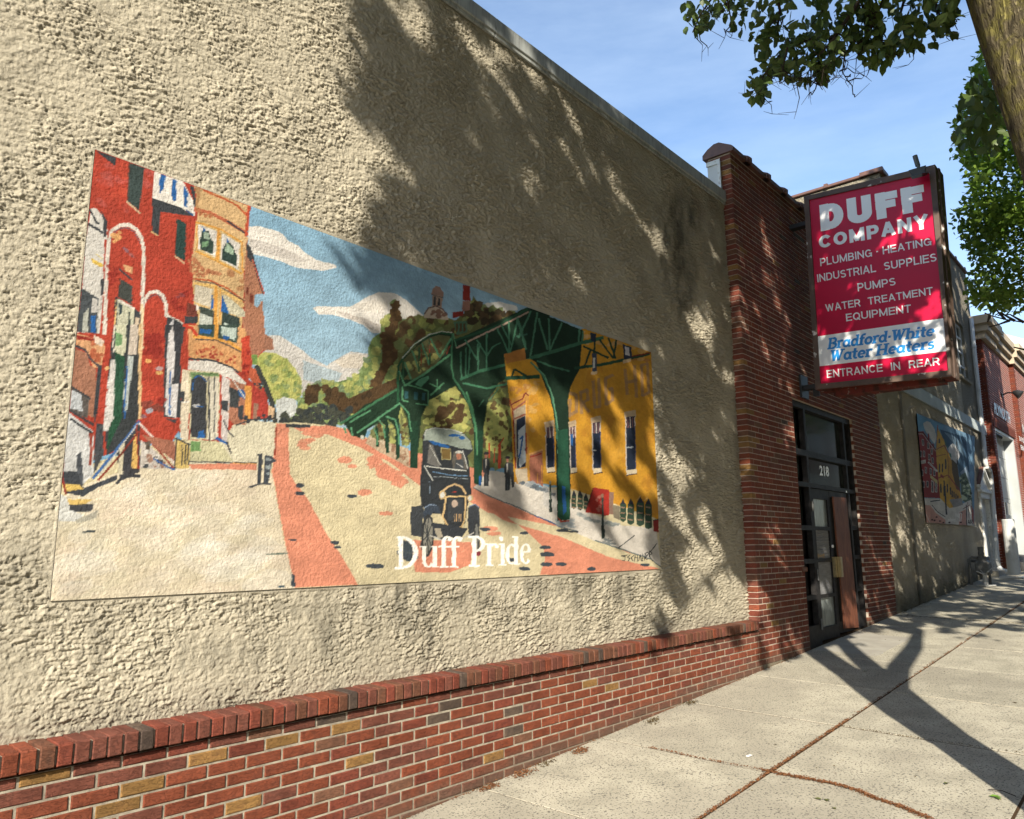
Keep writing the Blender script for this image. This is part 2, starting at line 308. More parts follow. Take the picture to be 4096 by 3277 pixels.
    P([(720,800),(790,770),(800,790),(740,860),(690,840)],(78,140,104));P([(610,890),(640,890),(640,950),(610,950)],(46,92,96));P([(680,895),(712,900),(712,960),(680,955)],(46,92,96));P([(745,900),(770,905),(765,965),(742,960)],(46,92,96))
    g([(470,1085),(540,1110),(560,1200),(570,1300)],14);g([(410,1110),(450,1160),(462,1250)],10);g([(370,1170),(400,1230),(400,1300)],10);g([(150,1170),(160,1210)],14);g([(200,1170),(210,1230)],14)
    E(287,1246,14,16,(206,206,190))
    g([(975,450),(970,700),(990,800),(1060,900),(1110,1010),(1150,1150),(1165,1560)],14,(66,122,86));g([(1010,560),(985,450)],10)
    g([(1000,500),(1300,400),(1550,265)],18,(40,84,60));L([(1010,560),(1160,480),(1300,415),(1560,285)],14,(176,148,130))
    g([(1040,800),(1180,740),(1380,690),(1560,650),(1725,600)],22,(62,120,88));g([(1060,830),(1240,870),(1330,850),(1460,820)],16,(66,124,92))
    for a,b in (((1075,500),(1165,650)),((1165,650),(1190,530)),((1165,500),(1240,620)),((1240,450),(1240,720)),((1240,620),(1290,550)),((1320,410),(1410,600)),((1350,380),(1430,540)),((1480,330),(1410,640)),((1480,340),(1560,600)),((1560,600),(1620,290)),((1620,300),(1725,520)),((1170,530),(1175,740)),((1080,560),(1080,770)),((1040,590),(1045,790)),((1410,360),(1410,690)),((1590,300),(1570,660)),((1700,520),(1700,600)),((1110,570),(1100,760))): g([a,b],12,(72,128,98))
    g([(1290,550),(1345,520)],8,(72,128,98));g([(1470,470),(1600,445)],12,(60,104,84));P([(985,360),(1090,350),(1090,440),(1010,460)],(74,110,84));
    for x in (1005,1035,1062): P([(x,375),(x+14,372),(x+14,430),(x,440)],BR)
    # pillar foot
    P([(1140,1200),(1215,1190),(1200,1620),(1145,1600)],(34,70,50));g([(1085,900),(1130,1030),(1160,1180),(1165,1380)],16,(78,140,96));P([(1180,1540),(1200,1540),(1195,1620),(1178,1610)],BL);g([(1215,960),(1180,1010)],10,(70,120,90));g([(1330,870),(1260,960)],8,(70,120,90))
    # ---- yellow building (zoom 5)
    F(1900,1200,1.7247)
    P([(200,375),(345,330),(350,410),(600,380),(735,200),(760,200),(1220,360),(1270,1520),(1225,1500),(660,1300),(375,1250),(270,1260),(245,740),(222,560)],YE)
    P([(200,375),(345,330),(350,410),(215,440)],(180,116,50))
    D([(260,560),(1215,400),(1265,1480),(660,1290),(400,1200)],[(214,156,44),(196,136,32),(206,150,52),(188,124,34)],160,46,.4,.7)
    D([(250,600),(440,560),(400,900),(280,700)],[(196,150,80),(208,160,84),(178,122,60)],34,16,.8,1.4)
    D([(1080,320),(1200,360),(1200,450),(1060,440)],[(208,160,90),(180,120,60)],10,16,.8,1.4);D([(840,290),(1020,280),(1010,330),(880,330)],[(206,160,96)],10,15,.8,1.3);D([(750,220),(800,230),(800,300),(745,300)],[(206,164,104)],8,14,.8,1.3)
    # painted ghost lettering DRUG HO
    gl=(158,122,88)
    def G(pts,w=22): L(pts,w,gl,.8)
    G([(655,690),(650,800),(700,770),(700,660),(655,640)],24);G([(730,640),(735,780)]);G([(730,640),(775,620),(780,690),(740,710),(785,770)])
    G([(815,560),(825,740),(860,735),(855,545)]);G([(950,520),(900,540),(905,720),(950,690),(945,610),(925,615)]);G([(1035,480),(1050,650)]);G([(1100,455),(1115,670)]);G([(1045,570),(1110,555)]);G([(1150,450),(1155,660),(1200,640),(1190,440),(1150,450)],20)
    # viaduct over yellow building
    P([(380,60),(420,75),(745,210),(720,480),(700,520),(660,600),(640,700),(650,900),(660,1200),(655,1510),(570,1525),(560,1200),(555,900),(520,680),(470,560),(420,430),(345,380)],(30,54,40))
    P([(420,560),(460,570),(540,760),(556,900),(560,1000),(552,960),(540,830),(480,620)],YE)
    P([(0,500),(370,430),(370,470),(220,540),(120,620),(60,800),(50,1290),(0,1290)],(34,60,46),.9) if False else None
    for a,b in (((440,130),(500,340)),((600,160),(520,340)),((510,130),(515,350)),((385,80),(300,260)) ,((430,90),(380,400)),((720,200),(715,290)),((745,215),(740,290)),((290,130),(350,340)),((490,300),(500,340))): L([a,b],13,(72,126,98))
    L([(385,400),(560,350),(720,300),(880,262)],24,(56,106,80));L([(690,470),(860,450),(1040,410),(1200,372)],20,(40,78,58));L([(1060,395),(1210,365)],8,(130,40,36))
    for a,b in (((750,320),(920,400)),((860,275),(950,400)),((920,265),(970,400)),((975,280),(955,400)),((800,340),(760,450)),((830,270),(815,440))): L([a,b],13,(34,66,50))
    L([(385,430),(460,510),(520,620),(560,800),(565,960)],12,(70,128,98));L([(400,440),(480,520),(540,680),(575,900),(572,1060)],7,(96,150,116));L([(430,420),(530,460),(650,490)],12,(66,120,92));L([(215,540),(440,530)],26,(40,80,58));L([(270,480),(250,540)],14,(34,66,50));L([(275,480),(380,540)],14,(34,66,50))
    P([(570,900),(640,890),(650,1200),(655,1510),(620,1525),(575,1510)],(36,84,62));P([(598,1280),(622,1290),(632,1460),(608,1490)],BL);P([(565,1490),(600,1525),(650,1522),(650,1530),(590,1535)],(180,60,36))
    # windows of yellow building
    for (x0,y0,x1,y1,sk) in ((485,880,550,1165,8),(650,880,700,1170,6),(805,850,872,1170,8),(1035,810,1112,1180,6)):
        P([(x0-8,y0-36),(x1-4,y0-52),(x1,y0),(x0-2,y0+12)],(190,164,130));P([(x0,y0),(x1-8,y0-8),(x1,y1),(x0+6,y1)],(34,44,64))
        for k in range(5):
            xx=x0+(x1-x0)*(k+.3)/5.; L([(xx,y0),(xx+2,y0+70-20*abs(k-2)*0)],8,(198,180,170) if k%2==0 else (120,80,84))
        L([(x0+4,y0+60),(x0+10,y1)],8,(186,176,168));L([(x1-8,y0+60),(x1-4,y1)],6,(70,76,110));P([(x0+8,y1-6),(x1+4,y1-14),(x1+4,y1+18),(x0+10,y1+28)],(206,190,160));L([(x0+14,y1+30),(x1+6,y1+20)],6,(60,50,60))
    L([(1045,1020),(1090,1015)],10,(150,160,170));L([(815,1040),(835,1040)],8,(170,176,180));P([(655,930),(675,925),(678,1010),(660,1000)],BL)
    P([(794,225),(836,235),(830,290),(800,280)],NV);P([(806,370),(838,370),(842,500),(812,500)],(60,70,90));P([(812,400),(830,400),(830,470),(814,470)],(190,190,186));P([(798,495),(842,490),(842,512),(798,515)],(200,170,130))
    P([(1020,305),(1080,325),(1082,400),(1030,410)],NV);P([(1035,320),(1065,330),(1065,385),(1035,380)],(190,186,190));P([(1020,415),(1078,402),(1078,425),(1022,440)],(206,176,134))
    # tall window with red trim
    P([(240,700),(335,640),(372,650),(370,1250),(285,1270),(268,900)],(200,140,60));P([(262,760),(350,720),(352,1150),(285,1170)],(176,158,130));P([(285,830),(345,800),(350,1150),(292,1165)],NV);P([(300,900),(345,860),(348,1120),(310,1160),(296,1050)],(186,196,204));L([(310,960),(330,940),(306,1090)],10,BL)
    L([(240,690),(262,760),(280,1160)],8,(150,56,40));L([(262,760),(350,700)],12,(160,90,70));L([(275,820),(345,790)],12,(150,84,66));L([(248,725),(330,680),(345,640),(370,660)],9,(130,50,44));L([(355,700),(358,1250)],8,(226,160,60));L([(352,920),(356,1060)],8,(160,50,36))
    P([(375,1070),(465,1035),(470,1290),(378,1250)],(170,104,80));L([(375,1065),(465,1035)],12,(224,160,90));L([(380,1085),(460,1060)],7,(160,40,30));L([(430,1200),(432,1260)],6,OR);L([(460,1140),(462,1260)],6,OR)
    P([(275,1170),(360,1160),(365,1250),(300,1280)],(196,178,150));D([(290,1260),(380,1250),(470,1300),(560,1340),(540,1350),(380,1290)],[(90,100,110),(150,156,160)],26,10,.8,2)
    # men, posts, barrels, red board
    def man(x,y,h):
        P([(x-22,y+55),(x-5,y+40),(x+18,y+45),(x+26,y+80),(x+22,y+140),(x-22,y+140)],CH);P([(x-8,y+50),(x+4,y+48),(x+2,y+110),(x-4,y+110)],(196,190,180));P([(x-18,y+135),(x+20,y+135),(x+14,y+h),(x-16,y+h)],CH);E(x,y+25,10,18,(170,110,90));E(x,y+8,20,9,(50,46,50));L([(x,y+150),(x,y+h)],3,(90,96,100))
    man(78,1050,235);man(225,1080,235);P([(244,1120),(265,1130),(270,1290),(252,1296),(246,1200)],(60,62,66))
    for (x,y0,y1) in ((518,1255,1460),(880,1345,1640)):
        L([(x,y0+20),(x+3,y1)],13,(52,66,62));L([(x+2,y1-80),(x+4,y1)],20,(46,58,54));E(x,y0+6,10,14,(150,140,110));L([(x-3,y0+30),(x-2,y1-80)],4,(150,160,140))
    for (x,y,w,h) in ((682,1310,34,120),(725,1310,38,130),(766,1330,34,110),(1022,1370,40,150),(1075,1370,44,170),(1140,1360,52,190),(1196,1370,46,200)):
        P([(x-w/2,y+42),(x,y),(x+w/2,y+42)],(46,50,60));P([(x-w/2,y+40),(x+w/2,y+40),(x+w/2,y+h),(x,y+h+14),(x-w/2,y+h)],(52,74,58))
        for k in range(3): L([(x-w/3,y+60+k*h*.25),(x+w/4,y+64+k*h*.25)],9,(150,120,96))
    L([(1120,1380),(1140,1350)],8,(206,160,90));L([(1170,1385),(1188,1365)],8,(206,160,90))
    P([(820,1295),(925,1310),(890,1485),(765,1465)],(160,40,32));P([(895,1340),(925,1320),(925,1485),(885,1490)],(176,44,34));L([(815,1300),(790,1380),(765,1460)],6,(110,36,32));D([(790,1400),(880,1340),(860,1460)],[(176,110,96)],8,12,.7)
    P([(925,1325),(955,1325),(955,1480),(925,1480)],(140,106,90));P([(950,1415),(1000,1425),(1000,1520),(955,1500)],(130,120,100));P([(1228,1520),(1266,1515),(1268,1605),(1232,1595)],(140,44,38));L([(1228,1520),(1266,1515)],6,CH)
    L([(880,1365),(883,1640)],13,(52,66,62));L([(884,1560),(886,1640)],20,(46,58,54));E(878,1352,11,14,(140,100,80))
    # ---- old car (zoom 6)
    F(1500,1650,1.7248)
    P([(330,160),(350,115),(400,102),(520,112),(620,150),(665,200),(675,260),(640,300),(655,400),(665,560),(640,640),(600,700),(380,700),(320,640),(308,500),(325,330)],(52,56,60))
    P([(335,190),(352,120),(400,105),(520,116),(615,150),(660,200),(672,258),(600,250),(500,222),(430,215),(370,190)],(146,158,146));P([(365,190),(430,205),(520,235),(505,248),(400,220)],BL);E(545,158,40,9,BL);E(600,175,24,12,BL);L([(340,160),(352,122),(400,106),(520,116),(600,140)],7,(196,200,190))
    P([(372,215),(400,225),(450,360),(440,380),(360,350)],(110,108,104));P([(455,245),(520,250),(520,325),(462,325)],(120,96,52));L([(455,245),(520,252),(520,325),(462,325),(455,245)],5,(170,160,110));P([(545,270),(610,270),(640,390),(540,390),(530,330)],(96,92,84));E(580,305,18,26,(170,110,86));E(578,275,26,10,(190,190,180));P([(556,330),(610,330),(616,390),(545,390)],(70,74,78));L([(560,350),(610,380)],5,(190,190,186));L([(380,230),(452,365)],5,(196,196,186));L([(352,370),(460,385),(630,405)],7,(206,206,196));L([(340,370),(400,470)],8,(190,192,184));L([(605,265),(640,390)],7,(186,186,180));L([(400,410),(500,430),(640,440)],6,(100,140,180));L([(400,440),(640,460)],4,(150,160,166));L([(375,480),(380,560)],5,(120,140,160))
    P([(430,540),(480,510),(545,490),(620,530),(640,600),(625,760),(560,820),(490,790),(455,700)],(50,54,58));L([(470,540),(500,515),(550,495),(600,515),(625,560)],14,(206,170,120));L([(490,580),(480,660),(465,720),(500,780),(550,808),(600,790),(618,740),(625,580),(490,580)],12,(206,172,116));P([(505,600),(605,600),(605,740),(560,770),(500,740)],CH);E(550,630,22,26,(196,170,150),.9);
    for x in (548,562,578,592): L([(x,700),(x,750)],4,(200,160,110))
    E(465,570,26,32,(190,160,110));E(465,570,16,22,(206,204,196));E(655,592,20,26,(190,160,110));E(655,592,12,18,(200,198,190));L([(530,550),(560,548)],6,(180,50,36))
    P([(250,650),(330,640),(335,700),(320,860),(250,850),(243,720)],(62,66,70));P([(330,690),(350,640),(400,625),(440,650),(450,700),(400,690),(340,760)],(60,70,84));L([(340,660),(380,635),(420,640)],6,(130,150,176));P([(640,660),(690,630),(720,650),(725,780),(690,870),(650,860),(640,760)],(60,64,70));L([(650,650),(690,635),(718,655)],6,(110,130,160))
    E(362,850,46,150,(56,58,60),1,.05,26,.05);E(366,850,30,126,(150,146,132),.8,.05,26,.05)
    for k in range(9): L([(362,850),(362+40*np.cos(k*.7),850+130*np.sin(k*.7))],6,(56,60,62))
    E(700,860,24,120,(56,58,62),1,.05,26);E(702,860,12,96,(150,150,140),.7,.05,26);P([(400,760),(460,770),(640,800),(600,860),(480,880),(400,860)],(56,60,66));P([(410,800),(450,800),(470,860),(430,870)],(170,160,140));L([(380,850),(480,885),(600,870),(680,830)],9,(190,186,176));P([(400,880),(560,890),(640,900),(620,960),(420,960)],SA)
    D([(160,900),(260,900),(240,1020),(150,1020)],[(64,76,84)],14,18,.9,2);E(710,970,22,22,(130,50,60))
    # ---- Duff Pride lettering, white serif
    wl=(250,248,238)
    def bar(x,y0,y1,w=22): P([(x-w/2,y0),(x+w/2,y0-1),(x+w/2,y1-1),(x-w/2,y1)],wl)
    def ser(x,y,w=46,h=9): P([(x-w/2,y-h/2),(x+w/2,y-h/2-1),(x+w/2,y+h/2-1),(x-w/2,y+h/2)],wl)
    def arc(cx,cy,rx,ry,a0,a1,w,w2=None):
        t=np.radians(np.linspace(a0,a1,18));w2=w if w2 is None else w2
        o=[(cx+rx*np.cos(q),cy-ry*np.sin(q)) for q in t];i=[(cx+(rx-(w2+(w-w2)*abs(np.cos(q))))*np.cos(q),cy-(ry-(w2+(w-w2)*abs(np.cos(q))))*np.sin(q)) for q in t[::-1]];P(o+i,wl)
    bar(178,858,1076,34);arc(190,966,108,112,-90,90,34,14);P([(150,856),(200,854),(200,868),(150,868)],wl);P([(135,1064),(200,1066),(200,1080),(130,1082)],wl)
    bar(340,925,1040,28);ser(330,928,50);arc(368,1020,42,52,180,330,26,12);bar(412,925,1062,28);ser(404,928,44);ser(420,1066,40)
    for x in (475,545): bar(x,890,1066,28);ser(x,926,74,11);ser(x,1066,62,11);arc(x+28,892,42,40,30,180,28,14)
    E(585,875,15,15,wl);E(516,874,13,13,wl)
    bar(684,856,1058,32);ser(680,858,78,13);ser(684,1058,72,13);arc(700,908,62,54,-90,90,30,13)
    bar(788,905,1054,26);ser(782,908,40);ser(788,1054,58);arc(820,925,30,24,40,170,20,12);E(842,925,13,13,wl)
    bar(880,905,1052,26);ser(874,908,40);ser(880,1052,56);E(872,872,15,17,wl)
    arc(942,978,42,72,60,300,26,11);bar(974,858,1048,26);ser(966,860,40);ser(984,1046,30)
    arc(1040,975,40,72,20,318,24,11);P([(1006,960),(1070,954),(1072,966),(1006,972)],wl)
    # signature
    sg=(48,50,54)
    for q in ([(1740,985),(1700,990),(1725,995),(1722,1025),(1705,1020)],[(1760,985),(1742,1000),(1760,1010),(1745,1028)],[(1785,985),(1768,1005),(1782,1025)],[(1795,980),(1792,1025)],[(1812,985),(1808,1028)],[(1795,1003),(1812,1003)],[(1818,1025),(1832,980),(1838,1025)],[(1848,975),(1846,1024)],[(1862,970),(1860,1022)],[(1885,965),(1868,968),(1870,1015),(1885,1010)],[(1868,990),(1882,988)],[(1892,1005),(1895,955),(1910,975),(1895,988),(1915,1025)]): L(q,5,sg)
    # ---- left houses (zoom 1)
    F(200,1300,1.5)
    P([(880,0),(1160,0),(1280,0),(1290,150),(1210,240),(1190,330),(1300,400),(1320,560),(1240,560),(1100,600),(1030,700),(820,690),(770,640),(720,720),(540,700),(540,600),(400,760),(280,800),(60,960),(90,700),(110,450),(150,100),(150,0)],RED)
    F(0,500,1.9164)
    P([(700,150),(1930,600),(1900,760),(1900,1340),(1920,1725),(560,1725),(640,900)],RED)
    D([(740,260),(1150,360),(1100,700),(760,640)],[(196,74,52),(178,58,40),(190,90,84)],40,26,.5,1.6,.5)
    P([(740,200),(890,250),(885,318)],CH)
    P([(990,290),(1110,330),(1065,655),(975,585)],(58,72,70));L([(972,590),(1075,680)],13,(206,176,140));L([(992,300),(978,580)],10,(96,62,50),.6)
    P([(1180,355),(1400,430),(1490,600),(1490,700),(1400,640),(1250,610),(1170,560)],WH);P([(1235,375),(1270,390),(1255,490),(1225,530),(1218,440)],BL);P([(1325,415),(1355,425),(1350,580),(1330,590),(1312,530)],BL);P([(1410,470),(1440,520),(1435,630),(1410,620)],BL)
    P([(1170,560),(1260,590),(1400,640),(1480,700),(1260,670),(1230,670),(1215,850),(1165,820)],CH);P([(1455,465),(1490,480),(1505,640),(1490,620)],CH);P([(1160,810),(1215,845),(1210,855),(1155,822)],TAN);L([(1430,650),(1480,695)],12,(40,80,130))
    P([(1355,715),(1430,760),(1415,1045),(1345,1000)],(44,70,66));L([(1340,1005),(1412,1060)],12,(206,170,130));
    P([(700,640),(740,640),(790,700),(825,760),(820,880),(800,880),(790,1260),(765,1600),(590,1590),(630,1250),(660,860)],(196,192,184));P([(770,650),(828,750),(815,860),(795,860),(790,720)],CH);L([(690,650),(740,750),(760,760)],16,CH);L([(680,760),(790,830)],18,CH);P([(695,1020),(790,1070),(785,1095),(710,1060)],(206,170,70));L([(735,990),(790,1030)],8,(200,180,110))
    P([(625,1250),(755,1330),(740,1600),(590,1585)],(70,76,80));P([(640,1450),(680,1400),(675,1590),(630,1580)],(170,172,160));P([(705,1320),(750,1340),(745,1440),(700,1440)],(190,186,180));P([(700,1460),(735,1460),(735,1600),(695,1590)],BL);P([(775,1180),(800,1180),(795,1300),(770,1310)],CH)
    # big arch
    def arch(pts,w,col): L(pts,w,col)
    arch([(800,1600),(815,1200),(830,900),(860,810),(920,770),(985,765),(1045,800),(1085,870),(1100,960),(1100,1200),(1085,1440)],28,(204,196,184));arch([(850,870),(900,800),(970,785),(1030,820),(1070,900)],7,(96,84,96));D([(860,830),(930,820),(940,860),(870,900)],[(220,160,96)],9,17,.9,1.3)
    E(965,958,26,14,(130,90,100),.9,.2,12,.7);E(1010,1000,26,12,(150,90,90),.8,.2,12,.7)
    D([(820,1020),(890,1100),(880,1300),(820,1300)],[DR],8,22,.7,1.3);P([(940,1070),(1020,1090),(1010,1140),(960,1120)],(214,160,110));L([(915,1105),(1010,1190)],14,CH)
    P([(920,1180),(1020,1240),(1010,1380),(905,1320)],(66,70,66));P([(885,1315),(1080,1440),(1090,1725),(860,1725)],CH);P([(905,1330),(1030,1400),(1020,1725),(880,1725)],(186,186,160));P([(915,1365),(945,1380),(940,1440),(910,1460)],(60,76,80));L([(910,1345),(1030,1410)],16,(214,208,196));P([(985,1420),(1000,1440),(990,1725),(960,1725)],(60,70,66));P([(890,1600),(930,1600),(930,1725),(885,1725)],(110,146,90));P([(1040,1470),(1070,1480),(1065,1725),(1035,1725)],(196,176,150));L([(890,1340),(875,1725)],9,(214,176,110))
    # small arch
    arch([(1085,1440),(1110,1340),(1150,1285),(1200,1275),(1250,1310),(1275,1380),(1275,1460),(1420,1540)],26,(206,198,186));arch([(1120,1360),(1160,1310),(1210,1300),(1250,1350)],6,(90,80,90))
    L([(1090,1380),(1085,1725)],26,(214,190,150))
    P([(1285,1470),(1340,1490),(1420,1540),(1390,1725),(1260,1725)],CH);P([(1290,1540),(1330,1490),(1335,1725),(1270,1725)],(200,198,200));D([(1110,1590),(1260,1600),(1250,1725),(1110,1725)],[DR],12,24,.7,1.3);D([(1330,1260),(1430,1260),(1420,1420),(1320,1420)],[(130,70,80),DR],10,24,.6,1.3)
    # bay tower
    P([(1490,470),(1700,540),(1920,630),(1895,760),(1900,900),(1870,1140),(1870,1350),(1840,1480),(1840,1700),(1500,1620),(1520,1400),(1480,1240),(1470,1060),(1500,760),(1520,640)],(206,168,116))
    P([(1500,480),(1535,490),(1520,640),(1500,640)],(176,130,84))
    L([(1500,650),(1600,670),(1740,740),(1890,830)],26,(190,100,66));L([(1560,500),(1700,560),(1820,620),(1900,700)],14,(190,90,50));L([(1740,735),(1885,835)],14,(64,62,66));D([(1510,640),(1640,680),(1640,720),(1520,680)],[(180,110,70)],12,14)
    P([(1500,740),(1560,740),(1860,880),(1840,1140),(1680,1060),(1500,960)],(206,176,118));P([(1520,760),(1660,810),(1650,1010),(1520,950)],WH);P([(1700,830),(1840,910),(1825,1110),(1690,1030)],WH);L([(1505,745),(1690,800),(1855,900),(1860,1130)],12,OR);L([(1675,800),(1670,1030)],26,OR);L([(1505,970),(1680,1050),(1850,1140)],16,(222,160,70));L([(1510,750),(1510,960)],9,OR)
    P([(1550,810),(1600,815),(1620,880),(1640,900),(1635,990),(1540,960),(1530,900)],(52,70,62));P([(1560,820),(1600,830),(1610,880),(1560,870)],(150,170,150));P([(1550,900),(1600,890),(1590,930),(1550,940)],(110,150,110));P([(1550,775),(1575,800),(1560,830)],BL);P([(1745,885),(1790,930),(1815,1000),(1810,1085),(1700,1030),(1700,960)],(46,66,60));P([(1740,900),(1790,950),(1790,1000),(1720,970)],(150,176,150));P([(1745,870),(1760,900),(1735,905)],BL)
    D([(1440,1030),(1500,1020),(1560,1100),(1700,1150),(1620,1170),(1450,1140)],[(170,100,66),(190,120,80)],40,15,.8);D([(1750,1120),(1860,1160),(1860,1300),(1800,1240)],[(180,124,80)],10,20,.8)
    L([(1480,1180),(1600,1190),(1740,1250),(1870,1350)],14,(186,90,50));L([(1500,1195),(1640,1215),(1870,1345)],7,CH)
    P([(1480,1210),(1640,1230),(1870,1370),(1840,1690),(1680,1640),(1500,1600)],(206,170,110));L([(1490,1215),(1640,1235),(1850,1350)],18,(224,180,100));L([(1655,1240),(1650,1640)],24,OR);L([(1690,1260),(1685,1640)],9,(220,150,60));L([(1500,1610),(1640,1620),(1830,1690)],22,OR);L([(1480,1640),(1640,1650),(1820,1720)],9,CH)
    P([(1500,1225),(1630,1260),(1610,1400),(1480,1350)],(196,186,164));P([(1630,1290),(1640,1400),(1610,1420)],BL);P([(1430,1360),(1510,1380),(1520,1470),(1430,1460)],(110,56,46));P([(1410,1465),(1520,1470),(1520,1520),(1415,1520)],CH);P([(1530,1390),(1635,1420),(1630,1600),(1530,1590)],(186,192,180));P([(1530,1395),(1640,1420),(1636,1480),(1530,1440)],(66,78,70));P([(1530,1570),(1600,1570),(1600,1610),(1530,1600)],BL);P([(1500,1370),(1525,1390),(1515,1450)],(210,200,190));L([(1636,1420),(1632,1610)],8,CH)
    P([(1705,1300),(1740,1310),(1870,1420),(1895,1480),(1830,1470),(1720,1430)],(190,184,156));P([(1700,1300),(1740,1400),(1760,1450),(1690,1430)],BL);P([(1700,1430),(1840,1480),(1830,1690),(1700,1620)],(52,66,62));P([(1715,1510),(1820,1560),(1820,1670),(1710,1620)],(186,200,190));P([(1710,1600),(1760,1620),(1740,1650),(1710,1630)],BL)
    P([(1430,1540),(1500,1520),(1530,1560),(1510,1620),(1420,1700)],(196,74,50))
    # far brown house
    P([(1890,830),(1900,930),(1940,1040),(2020,1290),(1950,1300),(1945,1380),(1975,1400),(2010,1340),(2025,1500),(2030,1725),(1860,1725),(1860,1480),(1880,1480),(1870,1200)],(168,112,84))
    L([(1915,940),(1960,1100),(2020,1290)],16,(60,60,62));L([(1935,1030),(2030,1300)],8,(190,80,60));P([(1890,900),(1920,940),(1930,1060),(1895,1010)],CH);P([(1895,1240),(1910,1250),(1905,1310),(1888,1300)],(120,60,44));P([(1915,1290),(1940,1300),(1935,1370),(1912,1360)],(120,60,44))
    P([(2030,1600),(2090,1640),(2100,1725),(2030,1725)],(160,108,84))
    L([(1905,620),(1900,700),(1890,850)],22,(190,74,48))
    # ---- lower left (zoom 2)
    F(200,1300,1.5)
    P([(1170,0),(1285,0),(1285,140),(1215,240),(1205,150)],(166,110,84));P([(1210,180),(1245,180),(1240,235),(1215,235)],(110,140,70))
    P([(830,0),(1170,20),(1200,180),(1160,280),(1080,270),(830,190)],(206,150,96));L([(860,70),(960,75),(1070,100),(1160,160)],16,OR);L([(870,85),(1000,92),(1155,165)],7,CH);P([(860,110),(960,110),(1140,190),(1130,260),(1000,220),(860,180)],(206,146,92));D([(870,120),(960,120),(1130,200),(1120,240),(870,180)],[DR,(176,84,54)],34,8,.9);L([(835,205),(960,210),(1080,250),(1130,285)],12,CH);P([(890,0),(1130,0),(1125,110),(1010,80),(890,60)],(60,78,70));P([(900,20),(970,30),(965,55),(900,50)],BL);P([(1030,10),(1120,20),(1110,95),(1030,65)],(180,196,186));P([(985,0),(1010,0),(1005,80),(985,76)],OR);P([(1040,60),(1080,75),(1060,95),(1040,85)],BL);L([(800,0),(850,20),(880,60)],20,(196,60,40));L([(790,150),(790,640)],26,RED)
    P([(1150,80),(1200,60),(1195,300),(1150,300)],(196,66,46));D([(1160,90),(1195,90),(1190,290),(1160,290)],[DR],10,12,.8)
    # entrance portico
    P([(835,215),(960,215),(1090,260),(1180,350),(1180,380),(1120,340),(1070,320),(1000,290),(830,265)],(206,200,190));P([(790,265),(840,270),(830,690),(780,680)],(210,196,170));P([(830,270),(1020,285),(1015,690),(840,690)],(196,186,150));P([(845,340),(860,305),(900,295),(940,330),(940,680),(845,670)],(62,64,68));L([(855,390),(865,320),(900,298),(940,340)],7,BL);P([(950,320),(1015,320),(1010,690),(945,690)],(204,196,176))
    for x in (975,1000): L([(x-22,310),(x-20,690)],9,CH) if x==975 else L([(988,310),(986,690)],6,CH)
    P([(840,280),(1010,290),(1020,310),(950,310),(880,295),(850,330)],(110,140,90));L([(850,300),(1010,295)],6,(90,110,70));E(878,484,24,10,(170,170,170));L([(880,488),(920,490)],6,BL);P([(890,640),(920,630),(930,680),(885,680)],BL)
    L([(1020,300),(1030,400),(1010,700)],12,(180,60,44));P([(1030,300),(1080,330),(1090,380),(1060,700),(1030,690)],(196,186,180));P([(1080,330),(1180,360),(1175,600),(1110,600),(1070,560)],(168,110,84));P([(1075,370),(1140,400),(1130,500),(1075,490)],(62,66,68));P([(1130,380),(1180,400),(1170,450),(1130,420)],BL);P([(1130,490),(1160,480),(1155,570),(1130,570)],CH);L([(1095,330),(1170,440)],8,(206,200,190));P([(1025,455),(1070,455),(1065,520),(1025,505)],CH);L([(790,460),(830,462)],8,WH);P([(785,400),(810,400),(805,460),(785,455)],CH)
    P([(1170,360),(1210,370),(1205,570),(1170,580)],(220,150,70));P([(1210,350),(1290,380),(1310,560),(1220,570)],(176,60,50));P([(1220,470),(1250,470),(1240,570),(1215,570)],(150,110,90));P([(1200,250),(1260,280),(1270,400),(1230,370),(1190,310)],(190,90,60));L([(1240,250),(1300,380),(1330,460),(1350,580)],30,(62,66,62));D([(1230,340),(1280,340),(1280,400),(1220,390)],[CH],8,10)
    P([(1310,480),(1345,500),(1340,570),(1310,570)],(206,170,130));L([(1120,600),(1200,570),(1340,560)],8,CH);D([(1170,540),(1340,540),(1340,570),(1170,580)],[CH],8,14);L([(1040,570),(1075,650),(1100,670)],8,CH)
    # steps and ground in front of portico
    P([(840,690),(1000,695),(1040,720),(1060,760),(1100,820),(840,820)],(196,190,150));P([(845,700),(900,700),(905,760),(845,760)],(110,150,90));L([(1000,680),(1060,710)],16,BL);L([(1060,700),(1085,770)],10,CH)
    P([(750,670),(840,720),(835,860),(755,860)],(206,176,100));L([(755,680),(840,720)],10,CH);L([(760,680),(750,860)],9,CH)
    for x in (795,815,832): L([(x,720),(x-4,840)],8,CH)
    # left column windows and stair rail
    P([(380,0),(540,0),(530,560),(440,720),(340,780),(330,600),(350,300)],(58,62,64));P([(395,0),(460,0),(455,150),(440,200),(390,180)],(190,190,160));P([(390,40),(435,60),(430,120),(395,130)],(110,150,100));P([(390,160),(450,190),(430,560),(340,760),(360,560),(380,300)],(42,82,60));P([(365,210),(392,210),(380,560),(345,640),(320,640),(340,430)],(200,196,190));P([(480,0),(530,0),(520,180),(470,180)],(190,176,160));P([(470,180),(500,190),(480,420),(450,560),(440,420)],(176,184,180));L([(462,250),(450,420),(445,560)],9,BL);P([(470,420),(510,190),(520,560),(470,640)],(56,60,62));L([(540,0),(540,560)],18,(206,170,120));L([(385,0),(380,160)],8,(206,196,180))
